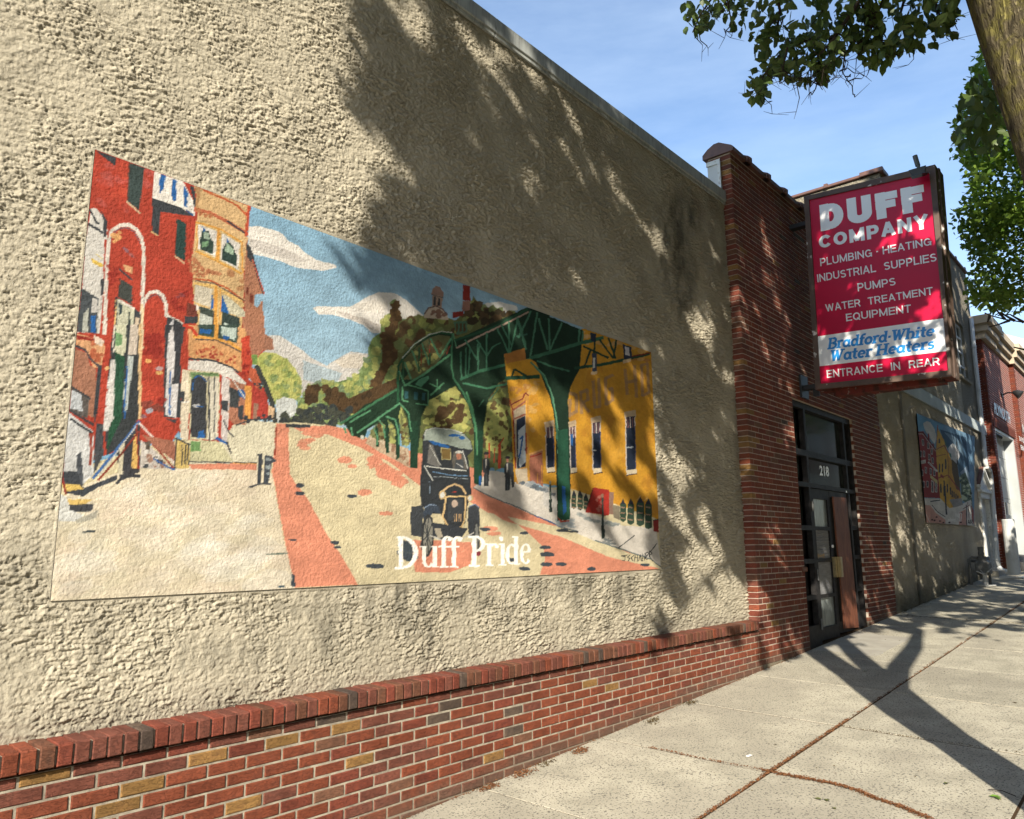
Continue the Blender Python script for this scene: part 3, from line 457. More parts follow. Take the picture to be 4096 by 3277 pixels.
    P([(690,0),(780,0),(785,560),(680,550)],CH);P([(715,50),(740,0),(750,200),(735,360),(770,350),(760,560),(690,540),(700,240)],(200,196,194));P([(735,0),(795,0),(790,130),(750,350),(735,350),(755,130)],(60,62,66));L([(722,280),(718,540)],9,BL);P([(690,560),(760,570),(750,590)],CH)
    D([(570,60),(680,60),(680,200),(570,190)],[DR],12,22,.8,1.3);D([(580,440),(680,460),(670,540),(580,530)],[DR,(120,60,50)],7,22,.8,1.3);E(598,515,24,16,(150,150,160));E(560,548,18,12,(130,90,96));E(590,218,20,12,(220,160,90));E(655,262,22,14,(170,140,140));E(655,290,22,12,(220,170,100))
    P([(150,50),(320,90),(330,140),(310,240),(285,260),(260,260),(240,200),(200,140),(155,120)],(206,150,104));D([(230,100),(320,110),(310,220),(260,230)],[(170,84,54)],12,16,.8);L([(150,125),(210,150),(240,200),(280,240),(310,250)],14,(70,66,70));P([(150,140),(220,170),(240,240),(280,265),(260,560),(130,480),(110,400)],(160,108,84));P([(285,250),(310,250),(300,420),(270,600),(260,560)],CH)
    P([(130,380),(235,430),(225,560),(120,520)],(90,84,80));P([(130,390),(190,420),(195,520),(120,500)],(176,180,184));L([(130,375),(240,440)],13,CH);P([(155,60),(300,90),(240,95),(160,85)],DR);P([(265,60),(325,95),(310,130),(270,110)],(210,190,170));E(344,260,14,12,(220,170,110))
    P([(110,520),(260,640),(260,900),(190,960),(80,900),(90,700)],(190,190,188));L([(125,515),(260,600)],14,CH);L([(125,565),(255,650)],14,CH);P([(235,650),(255,650),(250,850),(238,840)],(150,60,44));P([(280,590),(320,600),(320,780),(260,900),(270,700)],(70,72,76));P([(160,780),(190,760),(200,960),(160,960)],(76,80,86));P([(85,880),(160,880),(200,980),(400,900),(400,930),(280,980),(200,1030),(100,1010),(75,940)],(62,66,72));P([(65,950),(170,955),(200,985),(90,1000)],(210,176,90));L([(75,920),(95,1010)],14,(140,50,44));P([(100,1045),(250,1050),(210,1080),(120,1085)],(210,176,96));P([(105,1080),(265,1075),(250,1120),(120,1125)],(66,68,72));P([(50,1010),(100,1030),(120,1110),(200,1140),(150,1180),(50,1180)],(196,196,190));P([(150,1170),(290,1110),(280,1160),(170,1190)],(140,140,130),.6);L([(195,1243),(270,1240)],12,(60,70,74))
    P([(440,700),(540,580),(540,880),(420,940),(400,760)],(62,62,66));P([(415,740),(445,710),(435,900),(405,900)],(200,190,160));P([(500,660),(530,650),(520,860),(490,860)],(214,170,90));L([(260,920),(440,700),(535,580)],17,(60,100,160));L([(290,930),(440,760),(530,640)],12,(130,50,40));L([(300,900),(440,710),(530,590)],6,(190,190,186));L([(535,590),(640,700),(745,830)],13,(214,196,186));L([(540,640),(640,740),(740,860)],12,(150,56,44));L([(520,600),(530,860)],9,(150,60,46))
    P([(545,690),(640,760),(720,860),(540,860)],(190,180,170));D([(560,740),(620,760),(700,840),(600,860),(550,860)],[CH,(150,110,90),WH],16,14,.9);P([(550,660),(700,690),(750,700),(750,820),(640,740)],(160,100,78));P([(570,700),(605,700),(600,750),(575,750)],(90,80,70));L([(620,800),(700,850),(750,870)],9,BL);L([(400,950),(440,910),(540,905)],18,(60,62,66))
    # two dark figures / hydrants on the pavement
    P([(1245,775),(1275,770),(1275,830),(1265,960),(1240,960),(1250,830)],(62,66,72));P([(1290,780),(1330,785),(1360,820),(1330,830),(1310,960),(1280,955),(1285,830)],(66,72,80));D([(1290,790),(1330,790),(1320,900),(1290,900)],[(150,160,160)],7,11,.8);L([(1195,975),(1250,955),(1320,955)],12,(70,72,76))
    L([(1300,1378),(1430,1370)],9,(110,124,110));P([(1448,1495),(1465,1500),(1475,1570),(1450,1568)],(60,70,80));L([(1370,1572),(1405,1570)],14,(70,90,100));E(1500,958,26,9,(60,66,72));E(1500,1008,26,9,(60,66,72))
    return c

def paint_small():
    c=Canvas(3640,1630,3920,2130,1.6);P,L,E,D,F=c.P,c.L,c.E,c.dabs,c.frame
    c.a[...]=np.array((110,150,180),np.float32)
    F(3560,1620,1.85)
    CH=(52,52,60);YE=(222,170,50);RE=(150,40,36);WH=(214,208,196);PK=(206,150,132)
    P([(190,60),(400,160),(380,190),(190,200)],(104,160,196));P([(370,180),(560,240),(600,600),(520,560),(500,420),(430,330),(390,250)],(60,92,120))
    P([(245,135),(270,120),(300,130),(330,180),(345,240),(330,290),(300,250),(260,190)],(210,206,200));P([(430,320),(460,285),(500,300),(520,370),(490,440),(450,400)],(206,206,204));P([(400,200),(470,230),(520,270),(550,380),(510,340),(460,270)],(130,160,180),.8);P([(520,500),(570,450),(600,600),(540,560)],(130,150,170))
    P([(205,195),(245,195),(340,330),(345,420),(372,690),(250,685),(225,400)],RE);P([(280,210),(290,215),(295,290),(282,270)],RE);P([(314,280),(324,290),(328,330),(316,310)],RE);L([(212,205),(245,205),(338,330)],7,(90,30,34));L([(212,215),(242,215),(338,342)],4,(200,190,180))
    for x,y in ((244,275),(283,300),(310,340),(252,360),(290,385),(316,410),(228,360),(266,480),(302,490),(328,500),(240,500),(278,585),(250,585)): P([(x-8,y-24),(x+8,y-18),(x+8,y+28),(x-8,y+24)],(200,190,180));P([(x-5,y-19),(x+5,y-14),(x+5,y+22),(x-5,y+18)],CH)
    for x in (313,340): P([(x-8,555),(x+10,565),(x+10,650),(x-8,645)],WH);P([(x-4,565),(x+5,570),(x+5,645),(x-4,640)],CH)
    P([(230,412),(265,405),(265,430),(230,438)],WH);L([(285,425),(350,490)],12,WH);P([(298,515),(352,560),(352,585),(298,540)],(206,190,120))
    for k in range(7): L([(292+k*8,430+k*7),(294+k*8,438+k*7)],3,CH)
    for k in range(3): L([(236+k*9,415),(238+k*9,430)],3,CH)
    P([(352,150),(362,190),(400,260),(412,300),(430,360),(440,400),(470,450),(480,560),(520,640),(530,700),(520,740),(440,765),(375,730),(358,540),(345,420),(340,330),(345,250)],YE)
    P([(425,330),(470,450),(500,560),(525,690),(525,740),(455,760),(430,500)],(206,150,46));P([(455,400),(500,440),(515,560),(520,640),(490,620),(460,500)],(96,78,50));P([(490,270),(495,275),(505,440),(495,440)],CH);L([(352,150),(352,190)],5,(170,70,50))
    L([(345,330),(400,300),(430,360)],7,(150,70,50));L([(345,380),(410,365)],5,(150,70,50));L([(358,540),(430,520),(520,640)],7,(160,60,46));L([(350,170),(345,330)],4,(150,70,40));L([(428,340),(432,540)],5,(150,90,40))
    for x,y,h in ((366,470,60),(388,470,60),(412,440,70),(376,620,60),(400,620,110),(424,620,60),(448,640,50),(460,660,44),(474,668,40),(488,680,36),(502,690,30),(365,270,30)): P([(x-5,y-h/2),(x,y-h/2-8),(x+5,y-h/2),(x+5,y+h/2),(x-5,y+h/2)],CH)
    P([(375,510),(400,530),(395,545),(370,530)],(150,50,40));P([(403,265),(415,270),(425,320),(408,300)],(70,110,100));P([(435,350),(450,360),(455,390),(440,380)],(70,120,100))
    P([(520,520),(560,500),(600,620),(620,880),(600,760),(530,700)],(96,116,96));D([(520,540),(560,520),(600,640),(600,740),(535,700)],[(190,200,160),(70,80,60),(120,140,100)],50,9)
    P([(252,690),(375,695),(440,765),(520,740),(600,700),(620,895),(270,872)],WH);P([(258,740),(300,745),(340,800),(410,850),(410,880),(266,870)],PK);P([(510,800),(560,770),(565,890),(510,888)],PK);P([(440,700),(530,690),(540,740),(470,760)],(150,146,140))
    L([(310,740),(350,790),(410,830)],5,CH);L([(300,715),(370,705)],8,CH);L([(405,600),(418,810)],12,CH);L([(565,740),(568,890)],6,CH);L([(262,800),(295,868)],4,WH);L([(540,770),(590,740)],5,(110,50,50));L([(575,720),(585,840)],4,(110,50,50));P([(600,740),(620,780),(622,890),(606,850)],(160,90,84))
    for x,y in ((312,850),(345,830),(370,860),(330,855),(395,870),(440,870),(530,800),(525,870)): E(x,y,8,6,(70,40,44))
    w=(236,232,224)
    def T(q): L([(x,y) for x,y in q],5,w)
    T([(425,850),(440,850),(440,862),(425,862)]);T([(432,845),(432,862)]);T([(446,835),(446,862)]);T([(453,862),(453,845),(459,845),(459,862)]);T([(469,846),(463,852),(469,862)]);T([(474,855),(481,850),(475,846),(474,860),(481,862)])
    T([(488,800),(488,862)]);T([(502,825),(496,805),(494,825),(502,828),(502,862)]);T([(508,802),(508,832),(515,832)]);T([(515,802),(515,862)]);T([(520,802),(530,802),(524,862)])
    for q in ([(582,850),(580,875),(590,870)],[(592,850),(590,880)],[(600,850),(598,880)],[(606,850),(612,860),(604,868),(614,885)]): L(q,4,CH)
    return c
# ================================================================== MATERIALS
STUC=(.40,.36,.275,1)
def stucco_bump(strength,sc,dist):
    def f(m,t,N,L,b,noise,rng,mix,col):
        a=noise(sc,7,.72,.25);c=noise(sc*3.1,5,.7,.1);r=rng(a,.45,.53);r2=rng(c,.40,.58)
        ad=N.new('ShaderNodeMath');ad.operation='MULTIPLY_ADD';L.new(r2,ad.inputs[0]);ad.inputs[1].default_value=.5;L.new(r,ad.inputs[2])
        bp=N.new('ShaderNodeBump');bp.inputs['Strength'].default_value=strength;bp.inputs['Distance'].default_value=dist
        L.new(ad.outputs[0],bp.inputs['Height']);L.new(bp.outputs[0],b.inputs['Normal'])
    return f
M_stucco=mat('tan_stucco',(1,1,1,1),.95,attr='paint',spec=.1,bump=.8,bscale=110,bdet=4,bdist=.006)
M_stuccog=mat('far_tan_stucco',(.46,.41,.315,1),.95,spec=.1,var=(.34,.305,.24,1),vscale=1.3,bump=.8,bscale=60,bdist=.01,dirt=(.55,(.10,.10,.075,1),.85))
M_stucco2=mat('weathered_stucco',STUC,.95,spec=.1,var=(.40,.36,.28,1),vscale=1.3,extra=stucco_bump(1.,17,.05),stretch=(1.,1,1.),dirt=(.55,(.10,.10,.075,1),.85))
M_stucco3=mat('side_stucco',(.46,.415,.32,1),.95,spec=.1,var=(.46,.41,.30,1),vscale=1.5,extra=stucco_bump(1.,14,.04))
M_paint=mat('mural_paint',(1,1,1,1),.85,attr='paint',spec=.12,bump=.8,bscale=62,bdet=7,bdist=.008)
M_paint2=mat('mural_panel_paint',(1,1,1,1),.8,attr='paint',spec=.1)
M_core=mat('mortar',(.40,.36,.28,1),.95,spec=.1,var=(.22,.19,.15,1),vscale=18,bump=.6,bscale=160,dirt=(.16,(.20,.16,.12,1),.8))
M_core2=mat('facade_mortar',(.50,.42,.34,1),.95,spec=.1,var=(.36,.29,.24,1),vscale=10,bump=.6,bscale=160,dirt=(.2,(.16,.14,.10,1),.9))
BR={}
def brickmat(n,base,var,dirt=True):
    def crk(m,t,N,L,b,noise,rng,mix,col):
        mp=N.new('ShaderNodeMapping');mp.inputs['Scale'].default_value=(9,9,30);g=N.new('ShaderNodeNewGeometry');L.new(g.outputs['Position'],mp.inputs[0])
        v=N.new('ShaderNodeTexNoise');v.inputs['Scale'].default_value=2.2;v.inputs['Detail'].default_value=5;v.inputs['Distortion'].default_value=1.2;L.new(mp.outputs[0],v.inputs['Vector'])
        n1=rng(v.outputs['Fac'],.47,.5);n2=rng(v.outputs['Fac'],.53,.5);mn=N.new('ShaderNodeMath');mn.operation='MULTIPLY';L.new(n1,mn.inputs[0]);L.new(n2,mn.inputs[1])
        s=N.new('ShaderNodeMath');s.operation='MULTIPLY_ADD';L.new(mn.outputs[0],s.inputs[0]);s.inputs[1].default_value=-.9;L.new(noise(70,6,.7),s.inputs[2])
        bp=N.new('ShaderNodeBump');bp.inputs['Strength'].default_value=.8;bp.inputs['Distance'].default_value=.005;L.new(s.outputs[0],bp.inputs['Height']);L.new(bp.outputs[0],b.inputs['Normal'])
    BR[n]=mat(n,base,.85,spec=.2,var=var,vscale=26,thr=(.42,.66),var2=tuple(c*.72 for c in base[:3])+(1,),v2scale=5,extra=crk,dirt=(.16,(.13,.085,.06,1),.75) if dirt else None,rand=.14)
brickmat('red_brick',(.215,.058,.029,1),(.16,.048,.027,1))
brickmat('deep_red_brick',(.19,.050,.030,1),(.14,.040,.027,1))
brickmat('purple_brown_brick',(.175,.060,.040,1),(.13,.050,.035,1))
brickmat('ochre_brick',(.27,.15,.05,1),(.20,.105,.04,1))
brickmat('dark_brick',(.085,.06,.048,1),(.12,.085,.06,1))
brickmat('brown_ledge_brick',(.15,.062,.036,1),(.105,.05,.032,1))
brickmat('tan_brick',(.19,.09,.055,1),(.13,.065,.042,1))
BN=list(BR);BM=[BR[k] for k in BN]
M_conc=mat('pavement_concrete',(.40,.37,.29,1),.95,spec=.15,var=(.29,.27,.21,1),vscale=3.2,thr=(.4,.68),var2=(.31,.285,.225,1),v2scale=.8,speck=(70,.575,(.13,.12,.10,1)),bump=.8,bscale=90,bdist=.006,rand=.10)
M_conc2=mat('smooth_concrete_patch',(.34,.32,.27,1),.9,spec=.2,var=(.28,.26,.22,1),vscale=4)
M_dirt=mat('joint_dirt',(.05,.036,.022,1),1,spec=0,var=(.09,.055,.032,1),vscale=40,bump=.6,bscale=200)
M_litter=mat('dry_litter',(.11,.045,.022,1),.9,spec=.1,var=(.17,.08,.035,1),vscale=60)
M_moss=mat('dark_moss',(.06,.045,.025,1),1,spec=0,var=(.10,.07,.03,1),vscale=60)
M_asph=mat('asphalt',(.055,.055,.056,1),.9,spec=.2,var=(.075,.073,.07,1),vscale=30,bump=.5,bscale=200)
M_earth=mat('bare_ground',(.12,.11,.07,1),1,spec=0,var=(.07,.09,.035,1),vscale=.6)
M_flash=mat('grey_metal_fascia',(.38,.40,.38,1),.5,spec=.4,var=(.33,.345,.33,1),vscale=2,var2=(.24,.25,.24,1),v2scale=9,stretch=(4,1,.35))
M_joint=mat('black_gap',(.02,.018,.016,1),1,spec=0)
M_tile=mat('brown_coping_tile',(.15,.075,.055,1),.5,spec=.4,var=(.10,.055,.045,1),vscale=12,bump=.3,bscale=60)
M_wpanel=mat('peeling_white_paint',(.62,.63,.60,1),.7,spec=.3,var=(.45,.43,.38,1),vscale=22,thr=(.55,.62))
M_white=mat('white_paint',(.54,.55,.53,1),.6,spec=.3,var=(.42,.43,.41,1),vscale=4,thr=(.5,.7))
M_gar=mat('garage_white',(.40,.42,.415,1),.5,spec=.3,var=(.35,.37,.36,1),vscale=2)
M_frame=mat('black_door_metal',(.012,.011,.012,1),.6,spec=.15,var=(.028,.026,.025,1),vscale=14,bump=.1,bscale=40)
M_dark=mat('dark_interior',(.014,.014,.014,1),.9,spec=.1)
def glassx(m,t,N,L,b,noise,rng,mix,col):
    b.inputs['Alpha'].default_value=1
M_glass=mat('dark_glass',(.012,.016,.015,1),.08,spec=.35,var=(.03,.036,.033,1),vscale=5)
M_glassm=mat('dusty_milky_glass',(.22,.25,.245,1),.25,spec=.5,var=(.12,.14,.14,1),vscale=6,stretch=(3,3,.6),thr=(.4,.7))
M_paper=mat('grey_covering_paper',(.23,.235,.24,1),.8,spec=.2,var=(.17,.17,.175,1),vscale=9,stretch=(1,1,5))
M_wood=mat('red_brown_plywood',(.20,.075,.04,1),.6,spec=.2,var=(.08,.03,.02,1),vscale=9,stretch=(5,5,.5),bump=.25,bscale=40)
M_brass=mat('brass_push_plate',(.42,.33,.17,1),.35,metal=.8,spec=.5,var=(.3,.24,.13,1),vscale=20)
M_red=mat('sign_red_face',(.52,.004,.042,1),.4,spec=.25,var=(.47,.004,.040,1),vscale=2)
M_let=mat('sign_white_lettering',(.80,.81,.80,1),.35,spec=.5)
M_blue=mat('sign_blue_lettering',(.02,.24,.62,1),.35,spec=.5)
M_brown=mat('peeling_brown_metal',(.115,.075,.055,1),.6,spec=.35,var=(.08,.052,.04,1),vscale=7,speck=(9,.645,(.55,.52,.48,1)),bump=.15,bscale=30)
M_rust=mat('rusty_underside',(.14,.028,.02,1),.8,spec=.2,var=(.32,.27,.24,1),vscale=6,thr=(.6,.64),stretch=(1,2,1),var2=(.05,.02,.015,1),v2scale=5)
M_gray=mat('grey_painted_metal',(.13,.133,.127,1),.6,spec=.3,var=(.09,.09,.085,1),vscale=20)
M_blackm=mat('black_metal',(.02,.02,.02,1),.45,spec=.4)
M_band=mat('pale_grey_band',(.46,.51,.50,1),.8,spec=.2,var=(.38,.42,.41,1),vscale=3,bump=.2,bscale=50)
M_beige=mat('beige_cornice',(.48,.40,.29,1),.85,spec=.2,var=(.42,.35,.26,1),vscale=4)
def b3x(m,t,N,L,b,noise,rng,mix,col):
    g=N.new('ShaderNodeNewGeometry');sx=N.new('ShaderNodeSeparateXYZ');L.new(g.outputs['Position'],sx.inputs[0]);cb=N.new('ShaderNodeCombineXYZ')
    ad=N.new('ShaderNodeMath');ad.operation='ADD';L.new(sx.outputs[0],ad.inputs[0]);L.new(sx.outputs[1],ad.inputs[1]);L.new(ad.outputs[0],cb.inputs[0]);L.new(sx.outputs[2],cb.inputs[1])
    k=N.new('ShaderNodeTexBrick');k.inputs['Scale'].default_value=1;k.inputs['Brick Width'].default_value=.205;k.inputs['Row Height'].default_value=.0677;k.inputs['Mortar Size'].default_value=.006;k.inputs['Mortar Smooth'].default_value=.1
    k.inputs['Color1'].default_value=(.27,.055,.035,1);k.inputs['Color2'].default_value=(.17,.04,.03,1);k.inputs['Mortar'].default_value=(.5,.44,.38,1);L.new(cb.outputs[0],k.inputs['Vector'])
    L.new(k.outputs['Color'],b.inputs['Base Color']);bp=N.new('ShaderNodeBump');bp.inputs['Strength'].default_value=.6;bp.inputs['Distance'].default_value=.006;bp.invert=True;L.new(k.outputs['Fac'],bp.inputs['Height']);L.new(bp.outputs[0],b.inputs['Normal'])
M_b3=mat('far_red_brickwork',(.24,.05,.035,1),.85,spec=.2,extra=b3x)
def bark(m,t,N,L,b,noise,rng,mix,col):
    mp=N.new('ShaderNodeMapping');mp.inputs['Scale'].default_value=(26,26,5);g=N.new('ShaderNodeNewGeometry');L.new(g.outputs['Position'],mp.inputs[0])
    v=N.new('ShaderNodeTexNoise');v.inputs['Scale'].default_value=1.5;v.inputs['Detail'].default_value=6;v.inputs['Roughness'].default_value=.65;v.inputs['Distortion'].default_value=.8;L.new(mp.outputs[0],v.inputs['Vector'])
    h=rng(v.outputs['Fac'],.38,.6);bp=N.new('ShaderNodeBump');bp.inputs['Strength'].default_value=1;bp.inputs['Distance'].default_value=.06;L.new(h,bp.inputs['Height']);L.new(bp.outputs[0],b.inputs['Normal'])
    L.new(mix(rng(v.outputs['Fac'],.36,.46),(.035,.028,.018,1),col),b.inputs['Base Color'])  # furrow shade is put into the colour too, following the bump
M_bark=mat('furrowed_bark',(.17,.14,.085,1),.95,spec=.1,var=(.24,.21,.07,1),vscale=14,thr=(.45,.6),extra=bark)
M_twig=mat('dark_twig',(.035,.028,.022,1),.9,spec=.1)
def leafmat(n,c,c2,tr=.35):
    m=bpy.data.materials.new(n);m.use_nodes=True;t=m.node_tree;N=t.nodes;L=t.links;b=N['Principled BSDF'];b.inputs['Roughness'].default_value=.45;b.inputs['Specular IOR Level'].default_value=.35
    g=N.new('ShaderNodeNewGeometry');x=N.new('ShaderNodeMix');x.data_type='RGBA';L.new(g.outputs['Random Per Island'],x.inputs[0]);x.inputs[6].default_value=c;x.inputs[7].default_value=c2
    L.new(x.outputs[2],b.inputs['Base Color']);tl=N.new('ShaderNodeBsdfTranslucent');L.new(x.outputs[2],tl.inputs[0]);ms=N.new('ShaderNodeMixShader');ms.inputs[0].default_value=tr
    L.new(b.outputs[0],ms.inputs[1]);L.new(tl.outputs[0],ms.inputs[2]);L.new(ms.outputs[0],N['Material Output'].inputs[0]);return m
M_leaf=leafmat('pear_leaf',(.06,.10,.03,1),(.11,.16,.035,1),.4)
M_leaf2=leafmat('maple_leaf',(.10,.19,.025,1),(.19,.28,.045,1),.45)
M_scrap=mat('white_paper_scrap',(.8,.8,.78,1),.8)
# ================================================================== GROUND
def sheet(name,x0,x1,y0,y1,dz,m,kind='structure',nx=60,ny=6):
    X,Y=np.meshgrid(np.linspace(x0,x1,nx),np.linspace(y0,y1,ny));Z=np.vectorize(G)(X,Y)+dz
    return tag(grid_mesh(name,X,Y,Z,m,smooth=False),kind=kind)
sheet('ground',-400,400,-300,300,-.40,M_earth,nx=101,ny=61)
sheet('road',-60,60,-9.0,-1.05,-.14,M_asph)
sw=sheet('sidewalk',-8,23.2,-.92,4.1,-.0045,M_dirt)
kb=MB()
for i in range(-6,26):
    a,b=i*1.2,i*1.2+1.19;kb.hexa([(a,-1.06,G(a,-1)-.3),(b,-1.06,G(b,-1)-.3),(b,-.93,G(b,-1)-.3),(a,-.93,G(a,-1)-.3),(a,-1.06,G(a,-1)-.01),(b,-1.06,G(b,-1)-.01),(b,-.93,G(b,-1)),(a,-.93,G(a,-1))])
tag(kb.build('kerb',M_conc2),kind='structure')
XJ=[-5.85,-4.45,-3.05,-1.65,-.25,1.16,2.56,3.97,5.37,6.78,8.22,9.71,11.12,12.5,13.63,15.05,16.5,17.9,19.3,20.7,22.1,23.2]
YJ=[-.92,-.42,.97,2.365,3.76]
for i in range(len(XJ)-1):
    for j in range(len(YJ)-1):
        g=.007;x0,x1,y0,y1=XJ[i]+g,XJ[i+1]-g,YJ[j]+g+.002,YJ[j+1]-g-.002;dz=random.uniform(-.003,.003);e=.004;mb=MB();z=lambda x,y:G(x,y)+dz
        o=[(x0,y0),(x1,y0),(x1,y1),(x0,y1)];n=[(x0+e,y0+e),(x1-e,y0+e),(x1-e,y1-e),(x0+e,y1-e)]
        v=[(x,y,z(x,y)-.08) for x,y in o]+[(x,y,z(x,y)-.002) for x,y in o]+[(x,y,z(x,y)) for x,y in n]
        mb.add(v,[(8,9,10,11)]+[(k,(k+1)%4,4+(k+1)%4,4+k) for k in range(4)]+[(4+k,4+(k+1)%4,8+(k+1)%4,8+k) for k in range(4)])
        mb.build('slab',M_conc,sw,org=(x0,y0,z(x0,y0)))
mb=MB();mb.hexa([(x,y,G(x,y)-.01) for x,y in ((9.95,2.98),(11.5,2.98),(11.6,3.72),(10.0,3.72))]+[(x,y,G(x,y)+.004) for x,y in ((9.95,2.98),(11.5,2.98),(11.6,3.72),(10.0,3.72))]);mb.build('threshold_patch',M_conc2,sw)
rp=MB();rp.hexa([(23.3,1.2,-1.3),(40,1.2,-1),(40,3.9,-1),(23.3,3.9,-1.3),(23.35,1.2,G(23.3,1.2)),(40,1.2,G(40,1.2)),(40,3.9,.25),(23.35,3.9,-.33)])
tag(rp.build('driveway_ramp',M_asph),kind='structure')
ob=empty('added_row_building',(20,-14,0),'plain brown brick row building across the street, added unseen to darken the door glass','building')  # unseen row added to darken the door glass and cut low sky light
m_=MB();m_.box((-14,-24,-2.6),(70,-14,12.0));m_.build('brick_wall',mat('brown_brickwork',(.16,.09,.065,1),.9),ob)
for i_ in range(24):
    for z_ in (.4,3.8,7.2): MB().box((-12+i_*3.2,-13.99,z_),(-10.8+i_*3.2,-13.93,z_+1.8)).build('window',M_glass,ob)
# ================================================================== STUCCO WALL WITH MURAL
MC=[onY(q,YS) for q in ((380,599.2),(2603.3,1410),(2642,2276),(200,2404.7))]    # mural corners TL TR BR BL
wall=empty('stucco_wall',(3.8,YS,1.7),'long rough tan stucco wall around the big street mural, under the grey metal edge','wall')
def relief(h,w,sx,seed,amp=1.):      # trowelled, dashed render: plateaus with ragged little cliffs, in metres
    a=fnoise(h,w,.036/sx,4,seed,2.1,.62);b=fnoise(h,w,.014/sx,2,seed+1,1.2,.6);c=fnoise(h,w,.30/sx,3,seed+2);d=fnoise(h,w,.085/sx,3,seed+3,3.6)
    sm=lambda v,p,q:(lambda t:t*t*(3-2*t))(np.clip((v-p)/(q-p),0,1))
    cr=sm(1-abs(fnoise(h,w,.075/sx,4,seed+7,3.4,.6)*2-1),.90,.985)
    return -amp*.007*cr*sm(c,.36,.5)+amp*(.0040*sm(a,.45,.55)+.0024*sm(b,.40,.62)+.0065*sm(1-abs(d*2-1),.84,.95)*sm(c,.40,.62)+(c-.5)*.008)
ux=np.arange(.55,8.513,.0055);zs=np.arange(-.80,4.24,.0056);cl_=[.55]
while cl_[-1]<8.512: cl_.append(cl_[-1]+max(.0042,.70*(cl_[-1]**2+15)/2988.))
xs=np.array(cl_);xs[-1]=8.512;X,Z=np.meshgrid(xs,zs);h,w=X.shape
def col_res(F): 
    p=np.clip((xs-.55)/.0055,0,F.shape[1]-2);i=p.astype(int);f=(p-i)[None,:];return F[:,i]*(1-f)+F[:,i+1]*f
hgt=col_res(relief(len(zs),len(ux),.0055,3));n3=col_res(fnoise(len(zs),len(ux),120,3,8));n1=n3
Zb,Zt=-.196,1.957
d_in=np.minimum(np.minimum(X-1.318,6.606-X),np.minimum(Z+.21,1.975-Z))
edge=(d_in>-.012)
hgt=hgt*(.92+.16*np.clip(xs-2,0,7))[None,:];Y=YS-hgt+.009;Y=np.where(edge,YS+.004,Y)
cb=np.array(STUC[:3])[None,None,:]*(.80+.34*col_res(fnoise(len(zs),len(ux),60,4,61)))[...,None]*(.9+.2*n3[...,None])
PXW,PYW,_=project(np.stack([X,np.full_like(X,YS),Z],-1))
def stain(cx,cy,rx,ry,amt,seed,vert=True):
    d=((PXW-cx)/rx)**2+((PYW-cy)/ry)**2;nn=fnoise(h,w,9 if vert else 20,4,seed,.18 if vert else 1.)
    return np.clip(1.15-d,0,1)*np.clip((nn-.28)*2.6,0,1)*amt
st=np.zeros_like(X)
n1=fnoise(h,w,5,3,77)
for a in ((2690,960,85,230,.95,1),(2740,900,90,150,.8,2),(2735,1130,60,200,.75,3),(2860,900,60,300,.35,4),(1650,2390,120,170,.7,5),(1700,2560,60,160,.5,6),(2330,2360,80,120,.6,7),(2480,2340,90,100,.55,8),(1900,2400,160,60,.45,9),(2150,2350,200,50,.5,10),(1200,2440,300,40,.35,11),(2960,1400,25,900,.3,12),(900,2620,600,90,.3,13),(1300,2480,60,200,.45,21),(1000,2560,50,120,.4,22),(2150,2420,40,160,.5,23),(1480,2430,30,150,.45,24),(2620,2420,40,180,.45,25),(400,2560,60,150,.35,26),(2500,2500,600,60,.3,14),(80,2300,120,160,.35,15),(2050,2430,40,110,.4,16)): st=np.maximum(st,stain(*a))
st=np.maximum(st,np.clip((-.62-Z)/.22,0,1)*.35*np.clip((n3-.3)*3,0,1))
st=np.maximum(st,np.clip((n1-.5)*1.2,0,.3)*.0)
cb=cb*(1-st[...,None])+np.array([.06,.057,.045])[None,None,:]*st[...,None]
def grid_hole(name,X,Y,Z,mt,parent,cols,hole):
    o=grid_mesh(name,X,Y,Z,mt,parent,cols);return o
keepf=~(d_in>.03)
def grid_sel(name,X,Y,Z,mt,parent,cols,keep):
    h,w=X.shape;k=keep[:-1,:-1]|keep[1:,:-1]|keep[:-1,1:]|keep[1:,1:]
    i=(np.arange(h-1)[:,None]*w+np.arange(w-1)[None,:])[k];f=np.stack([i,i+1,i+w+1,i+w],1);u,inv=np.unique(f,return_inverse=True);f=inv.reshape(-1,4).astype(np.int32);n=len(f)
    v=np.stack([X,Y,Z],-1).reshape(-1,3)[u].astype(np.float32);me=bpy.data.meshes.new(name);me.vertices.add(len(v));me.vertices.foreach_set('co',v.reshape(-1));me.loops.add(n*4);me.loops.foreach_set('vertex_index',f.reshape(-1));me.polygons.add(n)
    me.polygons.foreach_set('loop_start',np.arange(n,dtype=np.int32)*4);me.polygons.foreach_set('use_smooth',np.ones(n,bool));me.update(calc_edges=True);me.materials.append(mt)
    a=me.color_attributes.new('paint','FLOAT_COLOR','POINT');c=np.ones((len(v),4),np.float32);c[:,:3]=cols.reshape(-1,3)[u];a.data.foreach_set('color',c.reshape(-1))
    return link(bpy.data.objects.new(name,me),parent)
grid_sel('stucco_surface',X,Y,Z,M_stucco,wall,cb,keepf)
mb=MB();mb.box((-7,YS-.004,-.9),(.552,YS+.3,4.2));mb.box((.552,YS+.012,-.9),(8.50,YS+.3,4.2));mb.build('wall_core',M_stucco3,wall)
for a,b in ((-6.8,-3.4),(-3.395,.2),(.205,4.26),(4.265,6.94),(6.945,8.512)):
    cp=MB();cp.box((a,YS-.035,4.222),(b-.003,YS+.34,4.362),bev=.006);cp.box((a+.002,YS-.022,4.19),(b-.006,YS-.002,4.222));cp.build('coping_strip',M_flash,wall,org=(a,YS,4.3))
